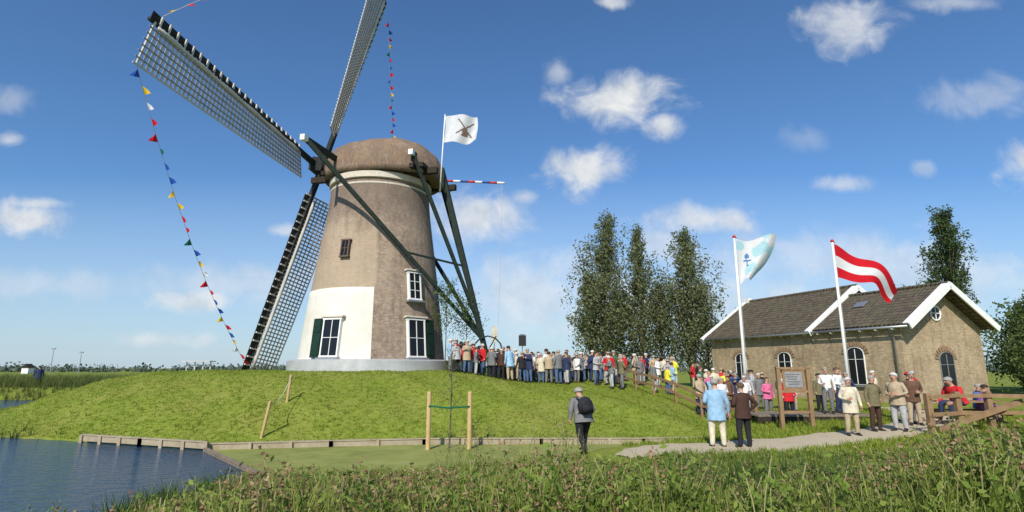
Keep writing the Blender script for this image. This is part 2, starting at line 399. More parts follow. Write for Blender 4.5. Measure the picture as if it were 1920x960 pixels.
def sail(D,rh,dn):
    lh=-rh
    e=bpy.data.objects.new('sail',None); col.objects.link(e); e.parent=mill; e.location=HL
    b=MB(); o=nrm*dn
    b.beam(o,o+D*R,.30,.30,.14,.16,up=nrm); b.obj('stock',BLACKW,e)
    def sv(r,side):
        tau=math.radians(26*(1-r/R)+2)
        return (side*math.cos(tau)-nrm*math.sin(tau)*(1 if side is lh else -1)).normalized()
    wl=lambda r: 1.85+.28*r/R
    b=MB(); r=2.1; k=0
    while r<R-.05:
        p=o+D*r-nrm*.07; b.beam(p-sv(r,lh)*(.44 if k%2==0 else .0),p+sv(r,lh)*wl(r),.085,.08,.075,.07,up=nrm,mi=0); r+=.235; k+=1
    segs=[2.1+(R-2.15)*i/9 for i in range(10)]
    for fr in(.16,.30,.44,.58,.72,.86,1.0):
        for r0,r1 in zip(segs,segs[1:]):
            b.beam(o+D*r0+sv(r0,lh)*wl(r0)*fr-nrm*.125,o+D*r1+sv(r1,lh)*wl(r1)*fr-nrm*.125,.06 if fr<1 else .085,.035,up=nrm,mi=1 if fr<1 else 0)
    b.obj('lattice',[LATH,LATHD],e)
    b=MB()
    for r0,r1 in zip(segs,segs[1:]):
        q=[o+D*r0-sv(r0,lh)*.08,o+D*r0-sv(r0,lh)*.43,o+D*r1-sv(r1,lh)*.43,o+D*r1-sv(r1,lh)*.08]
        q2=[p+nrm*.035 for p in q]
        b.add(q+q2,[(0,1,2,3),(7,6,5,4),(0,3,7,4),(1,5,6,2),(0,4,5,1),(3,2,6,7)])
    b.obj('wind_board',BLACKW,e)
    b=MB(); pts_=[];rad=[]
    for i in range(22):
        r=2.4+(R-2.8)*i/21; pts_.append(o+D*r+sv(r,lh)*.17-nrm*.16); rad.append(.10+.025*math.sin(i*1.7))
    b.tube(pts_,rad,7); b.obj('rolled_sailcloth',CANVAS,e,smooth=True)
sail(w_,-v1,.15); sail(v1,w_,.55); sail(-w_,v1,.15); sail(-v1,-w_,.55)
def frame_at(phi,z):
    t=math.radians(phi); r=RR(z); n_=Vector((math.cos(t),math.sin(t),0)); tan=Vector((-math.sin(t),math.cos(t),0))
    return n_*r,n_,tan
def mill_window(phi,z0,z1,w,white=True,sh=(0,0),bars=2):
    zc=(z0+z1)/2; 
    e=bpy.data.objects.new('window',None); col.objects.link(e); e.parent=mill
    p,n_,t=frame_at(phi,zc); slope=(RR(z0)-RR(z1))/(z1-z0); upv=(Vector((0,0,1))-n_*slope).normalized()
    Rm=Matrix((t,upv.cross(t)*-1,upv)).transposed()
    nn=n_; e.location=p+Vector((0,0,zc)); hh=z1-z0
    off=.10
    b=MB(); b.box(nn*(off-.03),(w,.16,hh),Rm); b.obj('glass',GLASS,e)
    b=MB(); fw=.07
    for sgn in(-1,1): b.box(nn*off+t*sgn*(w/2),(fw,.2,hh+fw),Rm)
    for sgn in(-1,1): b.box(nn*(off+.003)+upv*sgn*(hh/2),(w+fw*2,.2,fw*1.2),Rm)
    for k in range(1,bars+1): b.box(nn*(off+.02)+upv*(-hh/2+hh*k/(bars+1)),(w-fw,.12,.03),Rm)
    b.box(nn*(off+.018),(.035,.12,hh-fw),Rm)
    b.obj('frame',WHITE if white else simple('grey_brown_paint',(.12,.08,.06)),e)
    if white: 
        b=MB(); b.box(nn*(off+.06)-upv*(hh/2+.12),(w+.3,.34,.1),Rm); b.obj('sill',METAL,e)
        b=MB(); b.box(nn*(off+.03)+upv*(hh/2+.13),(w+.34,.26,.09),Rm); b.obj('lintel',simple('cream_render',(.6,.54,.44)),e)
    for sgn in sh:
        if sgn==0: continue
        ang=math.degrees((w/2+.08+w*.27+.08)/RR(zc))*sgn; p2,n2,t2=frame_at(phi+ang,zc)
        R2=Matrix((t2,upv.cross(t2)*-1,upv)).transposed()
        b=MB(); b.box(p2-p+n2*.16,(w*.62,.06,hh+.1),R2)
        for q in(-.3,.3): b.box(p2-p+n2*.2+upv*q*hh,(w*.5,.03,hh*.3),R2)
        b.obj('shutter',GREENP,e)
mill_window(-108,.75,2.7,1.0,True,(-1,0),1)
mill_window(-44,.75,2.75,1.05,True,(1,0),1)
mill_window(-44,3.85,5.35,.75,True,(0,0),2)
mill_window(-106,6.1,7.05,.45,False,(0,0),1)
b=MB(); b.tube([Vector((-4.25,31.4,12.3))-C,Vector((-4.05,31.3,17.15))-C],[.05,.03],8); b.obj('flag_pole',WHITE,mill,smooth=True)
b=MB(); p0=Vector((-4.0,32.2,13.25));p1=Vector((-.45,31.9,13.0))
for i in range(8): b.tube([lerp(p0,p1,i/8)-C,lerp(p0,p1,(i+1)/8)-C],.07,8,mi=[0,1,2,0,1,2,0,1][i])
RED=simple('red_paint',(.5,.03,.025),.5,.1); BLUE=simple('blue_paint',(.03,.07,.3),.5,.1)
b.obj('striped_boom',[RED,WHITE,BLUE],mill,smooth=True)
b=MB(); b.tube([p1-C+Vector((-.15,0,-.05)),p1-C+Vector((-.2,0,-4)),p1-C+Vector((-.35,0,-8.5))],.012,5); b.obj('hanging_rope',ROPE,mill)

# ------------------------------------------------------------------ flags
def cloth(name,c,var=.06):
    m,nt,out=newmat(name); f=noise(nt,objc(nt),3,3)
    cc=ramp(nt,f,[(.3,tuple(x*(1-var) for x in c)),(.7,tuple(min(1,x*(1+var)) for x in c))])
    d=N(nt,'ShaderNodeBsdfDiffuse'); t=N(nt,'ShaderNodeBsdfTranslucent'); mx=N(nt,'ShaderNodeMixShader'); mx.inputs[0].default_value=.3
    nt.links.new(cc,d.inputs[0]); nt.links.new(cc,t.inputs[0]); nt.links.new(d.outputs[0],mx.inputs[1]); nt.links.new(t.outputs[0],mx.inputs[2]); nt.links.new(mx.outputs[0],out.inputs[0])
    return m
CW=cloth('white_cloth',(.76,.76,.76)); CR=cloth('red_cloth',(.62,.02,.03)); CB=cloth('blue_cloth',(.03,.10,.42)); CY=cloth('yellow_cloth',(.75,.5,.04)); CG=cloth('green_cloth',(.02,.16,.10)); CC=cloth('pale_cyan_cloth',(.45,.70,.74)); CBr=cloth('brown_print',(.25,.17,.13)); CE=cloth('soft_blue_print',(.10,.25,.48))
def flag(name,label,p,fn,pat,mats,nu=36,nv=26):
    vs=[];fs=[];ms=[]
    for i in range(nu+1):
        for j in range(nv+1): vs.append(fn(i/nu,j/nv))
    b=MB()
    for i in range(nu):
        for j in range(nv):
            fs.append((i*(nv+1)+j,i*(nv+1)+j+1,(i+1)*(nv+1)+j+1,(i+1)*(nv+1)+j)); ms.append(pat((i+.5)/nu,(j+.5)/nv))
    b.v=[tuple(v) for v in vs]; b.f=fs; b.m=ms
    o=b.obj(name,mats,smooth=True,loc=p); return thing(o,label,'flag')
def f_mill(s,t): return (s*1.95+.05*math.sin(t*4),.28*math.sin(s*8+t*2)*s**.5-.2*s, -.05*s-t*1.75*(1-.04*s)+.09*math.sin(s*6+t)+.06*s)
def p_mill(s,t):
    x=(s-.62)*1.95; z=(.47-t)*1.75
    if abs(x)>.62 or abs(z)>.72: return 0
    for ang in(38,128):
        a=math.radians(ang); dd=abs(-math.sin(a)*x+math.cos(a)*z)
        if dd<.045 and math.hypot(x,z)<.68: return 1
    if z<0 and abs(x)<.13-z*.12 and z>-.5: return 1
    return 0
flag('flag','white flag with brown windmill print flying from the mill cap',(-4.05,31.25,17.0),f_mill,p_mill,[CW,CBr],48,44)
def flagpole(x,y,top,label):
    z=H(x,y); e=empty('flagpole',(x,y,z),label,'flagpole','tall white flagpoles')
    b=MB(); b.tube([(0,0,-.1),(0,0,top-z)],[.085,.04],12); b.obj('pole',WHITE,e,smooth=True)
    b=MB(); b.ball((0,0,top-z+.05),(.08,.08,.08),10); b.tube([(0,0,top-z),(.12,0,top-z-.02)],.02,6); b.obj('finial',RED,e,smooth=True)
    b=MB(); b.tube([(.1,-.02,1.2),(.07,-.02,top-z-.05)],.008,4); b.obj('halyard',ROPE,e)
    return e
flagpole(10.25,25,8.0,'tall white flagpole with cyan and white flag'); flagpole(14.75,25,7.8,'tall white flagpole with red and white flag')
def f_c(s,t):
    x=1.85*s*(1-.62*t*t); return (x,.25*math.sin(s*6+t*2)*s**.5,-t*(2.05-.15*s)+.10*s-.12*math.sin(s*5)*(1-t)+.08*math.sin(s*9+t*4)*t)
def p_c(s,t):
    if (s-.28)**2*1.2+(t-.38)**2<.004 or (abs(s-.28-.3*(t-.5))<.02 and .35<t<.6) or (abs(t-.48)<.02 and .2<s<.38): return 2
    if math.sin(s*11+t*5)+math.sin(t*13-s*4)+1.6*(s-.45)>.35: return 1
    return 0
flag('flag','drooping white and pale cyan flag with blue emblem on flagpole',(10.3,24.95,7.95),f_c,p_c,[CW,CC,CE])
def f_r(s,t):
    x=2.8*s**.95*(1-.13*t); return (x,.38*math.sin(s*7+t*1.3)*s**.6,-.05-2.0*s**1.25-.12*math.sin(s*8)-t*(1.55-1.0*s)-.05*math.sin(s*12+3))
flag('flag','red and white striped flag waving on flagpole',(14.8,24.95,7.75),f_r,lambda s,t:0 if(t<.33 or t>.68) else 1,[CR,CW])
def bunting(label,a,c,sag,n,cols,size=.34,t0=0.02):
    a=Vector(a);c=Vector(c); e=empty('bunting',a,label,'bunting','strings of coloured pennants')
    pts_=[]
    for i in range(41):
        t=i/40; pts_.append(lerp(a,c,t)-a+Vector((-.25*sag,0,-sag))*4*t*(1-t))
    b=MB(); b.tube(pts_,.012,4); b.obj('rope',ROPE,e)
    for i in range(n):
        t=t0+(1-t0)*i/n; k=t*40; k0=int(k); p=lerp(pts_[k0],pts_[min(k0+1,40)],k-k0); d=(pts_[min(k0+1,40)]-pts_[k0]).normalized()
        s=size*(1+.08*math.sin(i*2.1)); side=Vector((.8*(1 if i%4 else -.7),-.35+.25*math.sin(i),.15*math.sin(i*3)-.3)).normalized()
        b=MB(); q=p+d*s*1.0; tip=p+d*s*.6+side*s*1.0; m1=lerp(p,tip,.5)+Vector((0,.06,.04)); m2=lerp(q,tip,.5)+Vector((0,-.05,-.03))
        b.add([p,q,m2,tip,m1],[(0,1,2,4),(4,2,3)]); b.obj('pennant',cols[i%len(cols)],e)
bunting('string of coloured pennants hanging between two mill sails',Hb+v1*13.2-w_*1.9+nrm*.5,Hb-w_*13.0+v1*.3,.75,27,[CB,CY,CW,CR,CR,CG,CB,CB,CY,CY,CR,CR,CG,CB,CY,CW,CR,CR,CB,CB,CY,CR],.36)
bunting('string of coloured pennants behind the mill cap',Hb+w_*12.6-v1*.9,Hb-v1*13.0,.6,38,[CR,CB,CR,CY,CG,CR,CB],.32)
bunting('string of coloured pennants between upper sail tips',Hb+v1*13.3+w_*.2,Hb+w_*13.3,-2.2,28,[CY,CR,CR,CW,CB,CG],.3)

# ------------------------------------------------------------------ brick house
BO=Vector((20.8,30,.15)); ang=math.atan2(.342,.94); GW=6.5; RA=6.35; RB=7.1
house=empty('brick_building',BO,'long brick building with dark tiled roofs, white bargeboards and arched windows','building',rotz=ang)
def gable_block(x0,x1,y0,y1,zt,zr):
    b=MB(); xm=(x0+x1)/2
    vs=[(x0,y0,-.5),(x1,y0,-.5),(x1,y0,zt),(xm,y0,zr),(x0,y0,zt),(x0,y1,-.5),(x1,y1,-.5),(x1,y1,zt),(xm,y1,zr),(x0,y1,zt)]
    b.add(vs,[(0,1,2,3,4),(9,8,7,6,5),(0,4,9,5),(1,6,7,2)]); return b
def roof(x0,x1,y0,y1,zt,zr,ov,og0,og1):
    b=MB(); xm=(x0+x1)/2; sl=(zr-zt)/(xm-x0); t=.16
    for sg in(-1,1):
        xe=xm+sg*(xm-x0+ov); ze=zt-ov*sl+.06; zp=zr+.06
        vs=[(xe,y0-og0,ze),(xe,y1+og1,ze),(xm,y1+og1,zp),(xm,y0-og0,zp)]
        v2=[(a,c,d+t) for a,c,d in vs]
        fs=[(0,1,2,3),(7,6,5,4),(0,4,5,1),(1,5,6,2),(3,7,4,0)]
        if sg<0: fs=[f[::-1] for f in fs]
        b.add(vs+v2,fs)
    b.tube([(xm,y0-og0,zr+.22),(xm,y1+og1,zr+.22)],.12,8); return b
HZ=4.25
gable_block(0,GW,0,5.78,HZ,RA).obj('wall',BRICKH,house)
gable_block(-.06,8.4,5.75,15,HZ,RB).obj('wall',BRICKH,house)
roof(0,GW,0,5.7,HZ,RA,.3,.75,0).obj('roof',TILES,house)
roof(-.06,8.4,5.75,15,HZ,RB,.35,.35,.35).obj('roof',TILES,house)
def barge(x0,x1,y,zt,zr,ov,w):
    xm=(x0+x1)/2; sl=(zr-zt)/(xm-x0)
    for sg in(-1,1):
        b=MB(); e=Vector((xm+sg*(xm-x0+ov+.05),y,zt-(ov+.05)*sl+.1)); t=Vector((xm,y,zr+.1))
        b.beam(e,t,.07,w,up=(0,0,1)); b.beam(e+Vector((0,.17,.16)),t+Vector((0,.17,.16)),.4,.05,up=(0,0,1)); b.obj('bargeboard',WHITE,house)
barge(0,GW,-.80,HZ,RA,.32,.34); barge(-.06,8.4,5.36,HZ,RB,.4,.34); barge(-.06,8.4,15.4,HZ,RB,.4,.3)
b=MB(); b.tube([(-.42,-.7,HZ-.14),(-.42,5.4,HZ-.14)],.07,8); b.tube([(-.42,5.4,HZ-.14),(-.48,5.6,HZ-.16),(-.48,15.3,HZ-.16)],.07,8); b.obj('gutter',METAL,house,smooth=True)
b=MB(); b.tube([(-.40,.35,HZ-.16),(-.1,.35,HZ-.5),(-.1,.35,-.2)],.055,8); b.obj('downpipe',METAL,house,smooth=True)
b=MB()
for k in range(16):
    yy=.3+k*.95; xx=-.02 if yy<5.7 else -.08; b.box((xx-.12,yy,HZ-.22),(.26,.09,.12))
b.obj('eave_brackets',WHITE,house)
def arch_window(cx,cz,w,h,normal,frm=WHITE):
    e=bpy.data.objects.new('window',None); col.objects.link(e); e.parent=house
    if normal=='x': e.location=(-.02,cx,cz); rot=-math.pi/2
    elif normal=='X': e.location=(-.08,cx,cz); rot=-math.pi/2
    else: e.location=(cx,-.02,cz); rot=0
    e.rotation_euler=(0,0,rot)
    def outl(w,h,n=10):
        o=[(-w/2,-h/2),(w/2,-h/2)]
        for k in range(n+1):
            t=math.pi*k/n; o.append((w/2*math.cos(t),h/2-w/2*.55+w/2*.7*math.sin(t)))
        return o
    o1=outl(w,h); o2=outl(w+.06,h+.045); n=len(o1)
    b=MB(); b.add([(x,-.01,z) for x,z in o1],[tuple(range(n))]); b.obj('glass',GLASS,e)
    b=MB(); b.add([(x,-.05,z) for x,z in o1]+[(x,-.05,z) for x,z in o2]+[(x,.02,z) for x,z in o1]+[(x,.02,z) for x,z in o2],
        [(i,(i+1)%n,(i+1)%n+n,i+n) for i in range(n)]+[(i,i+2*n,(i+1)%n+2*n,(i+1)%n) for i in range(n)]+[(i+n,(i+1)%n+n,(i+1)%n+3*n,i+3*n) for i in range(n)])
    b.box((0,-.03,0),(.025,.035,h*.98)); b.box((0,-.032,.2*h),(w,.03,.025))
    b.obj('frame',frm,e)
    b=MB()
    for k in range(11):
        t=math.pi*(k+.5)/11; x=(w/2+.2)*math.cos(t); z=h/2-w/2*.55+(w/2*.7+.22)*math.sin(t)
        b.box((x,-.012,z),(.12,.05,.26),Matrix.Rotation(-(t-math.pi/2),3,'Y'))
    b.obj('brick_arch',simple('arch_brick',(.27,.18,.11),.9),e)
    b=MB(); b.box((0,-.06,-h/2-.1),(w+.3,.16,.09)); b.obj('sill',METAL,e)
arch_window(2.8,2.05,1.05,2.0,'x')
for t in(7.9,11.9): arch_window(t,2.0,1.0,1.8,'X')
arch_window(3.25,1.75,1.1,1.95,'y',simple('grey_frame_paint',(.22,.22,.21)))
e=bpy.data.objects.new('round_window',None); col.objects.link(e); e.parent=house; e.location=(2.9,-.03,4.95)
b=MB(); b.add([(.36*math.cos(2*math.pi*k/24),0,.36*math.sin(2*math.pi*k/24)) for k in range(24)],[tuple(range(24))]); b.obj('glass',GLASS,e)
b=MB(); b.tube([(.4*math.cos(2*math.pi*k/24),-.01,.4*math.sin(2*math.pi*k/24)) for k in range(25)],.05,6); b.box((0,-.02,0),(.04,.03,.74)); b.box((0,-.022,0),(.74,.03,.04)); b.obj('frame',WHITE,e)
b=MB(); sl=(RA-HZ)/(GW/2); b.box((1.9,3.6,HZ+1.9*sl+.3),(.6,.7,.06),Matrix.Rotation(-math.atan(sl),3,'Y')); b.obj('skylight',METAL,house)
b=MB(); b.box((4.17,15.3,RB+.15),(.35,.5,.7)); b.obj('chimney',WHITE,house)

# ------------------------------------------------------------------ people
CN={'red':(.52,.02,.025),'white':(.70,.70,.68),'cream':(.60,.54,.41),'beige':(.42,.33,.22),'brown':(.13,.07,.045),'dark_brown':(.06,.03,.022),'black':(.018,.018,.022),
'navy':(.025,.035,.09),'blue':(.06,.13,.32),'light_blue':(.27,.44,.60),'grey':(.16,.16,.16),'light_grey':(.40,.40,.40),'green':(.05,.12,.06),'olive':(.16,.14,.075),'pink':(.6,.14,.27),'purple':(.22,.09,.28),'yellow':(.68,.64,.06),'denim':(.07,.12,.22)}
def cmat(n): return simple(n+'_fabric',CN[n],.85,.22,7,.6)
SKIN=simple('skin',(.50,.29,.20),.55,.08,8,.05); SHOE=simple('shoe_leather',(.03,.022,.018),.5,.2); EYE=simple('eye_dark',(.03,.02,.02),.3,.1); LIP=simple('lips',(.35,.11,.09),.5,.1)
HAIRS={'grey_hair':(.30,.29,.27),'white_hair':(.55,.54,.51),'dark_hair':(.035,.025,.018),'brown_hair':(.11,.065,.035),'blond_hair':(.35,.25,.12)}
ARM={'down':((.25,-.02,1.14),(.27,.05,.90),(.27,.09,.82)),'bent':((.25,-.03,1.15),(.14,.2,1.1),(.08,.26,1.13)),'hip':((.37,-.08,1.17),(.22,.03,1.01),(.17,.09,.98)),
'back':((.25,-.1,1.15),(.10,-.19,1.0),(.04,-.2,.97)),'clap':((.25,.06,1.2),(.10,.25,1.30),(.04,.28,1.37)),'stick':((.28,.05,1.15),(.30,.26,1.02),(.31,.32,.97)),'table':((.25,.12,1.17),(.2,.38,1.08),(.17,.46,1.08))}
_pc={}
def posemesh(la,ra,legs,lean,detail):
    key=(la,ra,legs,lean,detail)
    if key in _pc: return _pc[key]
    V=[];Rr=[];E=[];LB=[]
    def v(p,r): V.append(Vector(p)); Rr.append(r if isinstance(r,tuple) else(r,r)); return len(V)-1
    def e(a,c,l): E.append((a,c)); LB.append(l)
    dz=-.43 if legs=='sit' else 0
    ca,sa=math.cos(lean),math.sin(lean)
    def up(p):
        x,y,z=p; z-=.93; return (x,y*ca+z*sa,-y*sa+z*ca+.93+dz)
    pel=v((0,0,.95+dz),(.165,.125)); wa=v(up((0,0,1.12)),(.15,.115)); ch=v(up((0,0,1.31)),(.165,.12)); nb=v(up((0,-.01,1.45)),(.08,.075)); nk=v(up((0,.005,1.52)),(.055,.055))
    hb=v(up((0,.025,1.585)),(.072,.085)); hc=v(up((0,.02,1.66)),(.082,.10)); ht=v(up((0,.0,1.735)),(.055,.07))
    e(pel,wa,1);e(wa,ch,1);e(ch,nb,1);e(nb,nk,0);e(nk,hb,0);e(hb,hc,0);e(hc,ht,0)
    hands=[]
    for s,at in((1,la),(-1,ra)):
        sh=v(up((s*.175,0,1.405)),.072); a=ARM[at]
        el=v(up((s*a[0][0],a[0][1],a[0][2])),.054); wr=v(up((s*a[1][0],a[1][1],a[1][2])),.037); hd=v(up((s*a[2][0],a[2][1],a[2][2])),(.034,.026))
        e(ch,sh,1);e(sh,el,1);e(el,wr,1);e(wr,hd,0); hands.append((V[wr],V[hd],s))
        if legs=='sit': L=[((s*.1,.02,.49),.1),((s*.14,.42,.50),.072),((s*.14,.42,.1),.048),((s*.15,.52,.05),.045),((s*.15,.62,.04),.035)]
        elif legs=='walk' and s>0: L=[((.1,.01,.88),.1),((.1,.15,.5),.07),((.1,.2,.1),.05),((.11,.3,.05),.045),((.11,.40,.04),.035)]
        elif legs=='walk': L=[((-.1,-.01,.88),.1),((-.1,-.03,.48),.07),((-.1,-.27,.13),.05),((-.11,-.18,.06),.045),((-.11,-.08,.035),.035)]
        else: L=[((s*.095,0,.88),.105),((s*.115,.015,.49),.078),((s*.125,-.025,.1),.058),((s*.14,.07,.05),.047),((s*.155,.18,.04),.036)]
        prev=pel
        for i,(p,r) in enumerate(L):
            q=v(p,r); e(prev,q,2 if i<3 else 3); prev=q
    me=bpy.data.meshes.new('t'); me.from_pydata([tuple(p) for p in V],E,[]); o=bpy.data.objects.new('t',me); col.objects.link(o)
    md=o.modifiers.new('s','SKIN'); md.use_smooth_shade=True
    if not me.skin_vertices:
        import bmesh; bm=bmesh.new(); bm.from_mesh(me); bm.verts.layers.skin.verify(); bm.to_mesh(me); bm.free()
    for i,sv in enumerate(me.skin_vertices[0].data): sv.radius=Rr[i]; sv.use_root=(i==0)
    o.modifiers.new('u','SUBSURF').levels=2 if detail else 1
    dg=bpy.context.evaluated_depsgraph_get(); ev=o.evaluated_get(dg); m2=ev.to_mesh()
    vs=[tuple(q.co) for q in m2.vertices]; fs=[tuple(p.vertices) for p in m2.polygons]; ev.to_mesh_clear()
    bpy.data.objects.remove(o); bpy.data.meshes.remove(me)
    cen=np.array([np.mean([vs[i] for i in f],axis=0) for f in fs]); best=np.full(len(fs),1e9); lab=np.zeros(len(fs),int)
    for (a,c),l in zip(E,LB):
        A_=np.array(V[a]);B_=np.array(V[c]); d=B_-A_; t=np.clip(((cen-A_)@d)/(d@d),0,1); dd=np.linalg.norm(cen-A_-t[:,None]*d,axis=1)-.5*(Rr[a][0]*(1-t)+Rr[c][0]*t)
        k=dd<best; best[k]=dd[k]; lab[k]=l
    b=MB(); b.v=vs; b.f=fs; b.m=[int(i) for i in lab]
    def ub(c,r,mi,n=8):
        q=up(c); b.ball(q,r,n,mi)
    ub((0,.112,1.635),(.014,.022,.022),0); 
    for s in(1,-1):
        ub((s*.082,.015,1.645),(.012,.02,.032),0); ub((s*.032,.098,1.665),(.014,.010,.009),4)
    ub((0,.100,1.592),(.026,.010,.008),5)
    for wr,hd,s in hands:
        d=(hd-wr).normalized(); lat=d.cross(Vector((s,0,0)));
        if lat.length<.2: lat=d.cross(Vector((0,0,1)))
        lat.normalize(); inn=Vector((-s,0,0)); inn=(inn-d*inn.dot(d)); inn=inn.normalized() if inn.length>.1 else Vector((0,-1,0))
        if detail:
            for k,ln in enumerate((.062,.072,.068,.054)):
                q=hd+lat*(.033-.022*k); b.tube([q-d*.02,q+d*ln*.5+inn*.008,q+d*ln*.9+inn*.03],[.012,.011,.008],5,0)
            q=wr+d*.03+lat*.03; b.tube([q,q+lat*.03+d*.03,q+lat*.035+d*.062+inn*.01],[.014,.012,.009],5,0)
    _pc[key]=(b,up); return _pc[key]
def person(x,y,head,top,bot,label,hair='grey_hair',la='down',ra='down',legs='stand',lean=0.,h=1.74,detail=False,jacket=True,z=None,group=None,wide=None):
    b,up=posemesh(la,ra,legs,lean,detail); 
    TM=cmat(top); o=b.obj('person',[SKIN,TM,cmat(bot),SHOE,EYE,LIP],smooth=True)
    s=h/1.78; wd=wide or random.uniform(1.0,1.2); o.scale=(s*wd,s*wd,s); o.rotation_euler=(0,0,math.radians(head)); o.location=(x,y,(H(x,y) if z is None else z))
    thing(o,label,'person',group)
    hb=MB(); n=12; vs=[];fs=[]
    for i in range(7):
        t=math.pi*i/10
        for k in range(n):
            q=2*math.pi*k/n; yy=math.sin(q); tt=t*(1.0 if yy<.1 else 1-.38*yy)
            vs.append(up((.094*math.sin(tt)*math.cos(q),.006+.113*math.sin(tt)*yy,1.665+.100*math.cos(tt))))
    for i in range(6):
        for k in range(n): fs.append((i*n+k,(i+1)*n+k,(i+1)*n+(k+1)%n,i*n+(k+1)%n))
    hb.add(vs,fs)
    if hair in HAIRS: hb.obj('hair',simple(hair,HAIRS[hair],.8,.2,30,.5),o,smooth=True)
    else:
        hb.lathe([(.10,0),(.16,-.015)],16,c=up((0,.01,1.70))); hb.obj('hat',cmat(hair.split('_')[0]),o,smooth=True)
    if jacket:
        jb=MB(); m=18; hem=.80 if (x*7.3+y*3.1)%1<.6 else .70
        rings=[(1.47,.085,.08),(1.44,.125,.10),(1.40,.175,.125),(1.3,.192,.142),(1.15,.185,.145),(1.0,.19,.15),(.9,.20,.158),(hem if legs!='sit' else .92,.212,.166)]
        vs=[];fs=[]
        for zz,rx,ry in rings:
            for k in range(m):
                q=2*math.pi*k/m; vs.append(up((rx*math.cos(q)*(1+.03*math.sin(3*q+zz*9)),ry*math.sin(q)*(1+.03*math.sin(5*q+zz*14)),zz)))
        for i in range(len(rings)-1):
            for k in range(m): fs.append((i*m+k,(i+1)*m+k,(i+1)*m+(k+1)%m,i*m+(k+1)%m))
        jb.add(vs,fs); jb.obj('jacket',TM,o,smooth=True)
    return o,up
G1='people standing near the building'
o,up=person(1.85,15.0,20,'grey','black','person in grey jacket walking with dark backpack and stick','grey_hair','stick','down','walk',.24,1.68,True,group=G1,wide=1.38)
b=MB()
b.ball(up((-.02,-.21,1.22)),(.17,.11,.25),12); b.box(up((-.02,-.30,1.12)),(.22,.05,.2)); 
for s in(1,-1): b.tube([up((s*.11,-.15,1.40)),up((s*.12,.0,1.475)),up((s*.12,.14,1.36)),up((s*.13,.12,1.15)),up((s*.13,-.12,1.02))],.022,6)
bp=b.obj('backpack',cmat('black'),smooth=True); bp.matrix_world=o.matrix_basis.copy(); thing(bp,'dark backpack worn by walking person in grey jacket','backpack')
b=MB(); b.tube([(1.36,15.50,H(1.4,15.35)-.02),(1.36,15.44,H(1.85,15)+.86),(1.34,15.32,H(1.85,15)+.89)],.013,6); thing(b.obj('walking_stick',BROWNW),'thin wooden walking stick held by walking person','walking stick')
person(5.42,15.3,-12,'light_blue','cream','person in light blue shirt and cream trousers seen from behind','grey_hair','down','bent','stand',0,1.80,True,group=G1,wide=1.15)
person(6.08,15.2,10,'dark_brown','black','person in dark brown jacket and black trousers on gravel path','brown_hair','hip','bent','stand',0,1.70,True,group=G1,wide=1.1)
person(10.0,17.0,170,'cream','beige','person in cream jacket and beige trousers on gravel path','white_hair','bent','down','stand',0,1.72,True,group=G1)
person(11.15,17.7,190,'olive','dark_brown','person in olive brown coat standing on gravel path','grey_hair','down','hip','stand',0,1.72,True,group=G1)
person(11.75,17.5,120,'beige','light_grey','person in beige jacket and light trousers turned sideways','white_hair','bent','bent','stand',.05,1.78,True,group=G1)
person(11.9,21.6,150,'white','grey','person in white shirt on wooden footbridge','grey_hair','bent','down',jacket=False,detail=True,group=G1,z=.42)
person(12.5,21.9,210,'white','navy','person in white shirt and navy trousers on footbridge','brown_hair','bent','hip',jacket=False,group=G1,z=.42)
person(13.0,18.6,160,'brown','beige','person in brown waistcoat by picnic bench','grey_hair','hip','bent','stand',.12,1.75,True,group=G1)
person(13.35,19.2,220,'beige','grey','person in beige coat near wooden fence','red_hat','down','bent',group=G1)
person(14.5,18.6,100,'red','navy','person in red jacket seated leaning at picnic table','grey_hair','table','table','sit',.35,1.85,True,group=G1,z=H(14.5,18.6)+.22,wide=1.25)
person(15.5,19.0,240,'purple','navy','person in purple top seated at picnic table','dark_hair','table','table','sit',.2,1.7,False,group=G1,z=H(15.5,19)+.05)
person(15.9,19.6,200,'blue','grey','person in blue top seated at picnic table','grey_hair','table','down','sit',.1,1.7,False,group=G1,z=H(15.9,19.6)+.05)
for (x,y,hd,t,bt,hr,la,ra) in [(9.6,23.6,170,'white','beige','white_hair','down','bent'),(10.35,23.2,200,'pink','grey','brown_hair','bent','down'),(10.0,24.4,160,'light_grey','navy','grey_hair','hip','down'),
 (10.9,22.6,190,'red','black','dark_hair','down','down'),(11.3,23.4,150,'white','denim','grey_hair','back','back'),(9.1,24.8,200,'white','light_grey','grey_hair','bent','bent'),
 (8.8,26.5,170,'navy','grey','brown_hair','down','bent'),(9.5,27.2,190,'light_blue','beige','white_hair','down','down'),(10.2,27.0,140,'brown','black','dark_hair','bent','down'),(9.9,28.6,200,'pink','navy','blond_hair','down','down'),
 (10.9,27.8,170,'navy','black','grey_hair','clap','clap'),(11.6,26.8,190,'grey','grey','white_hair','down','hip'),(12.2,24.9,180,'white','beige','grey_hair','bent','down'),(12.9,24.0,200,'olive','black','dark_hair','down','down'),(13.6,23.6,160,'light_grey','denim','blond_hair','bent','bent'),(16.5,23.5,200,'red','beige','white_hair','down','bent'),
 (14.3,24.4,140,'navy','beige','grey_hair','hip','down'),(15.2,24.0,210,'cream','grey','white_hair','bent','down'),(12.5,26.4,180,'black','grey','brown_hair','down','down'),(8.4,25.6,30,'beige','navy','grey_hair','back','back'),(13.7,20.4,190,'green','grey','grey_hair','bent','bent')]:
    person(x,y,hd,t,bt,'person in %s top and %s trousers near the building'%(t.replace('_',' '),bt.replace('_',' ')),hr,la,ra,h=random.uniform(1.6,1.83),group=G1)
G2='crowd gathered beside the windmill'
tops=['navy','grey','beige','red','white','brown','black','light_grey','light_blue','cream','olive','navy','black','grey','beige','dark_brown','white','grey','green','light_grey']
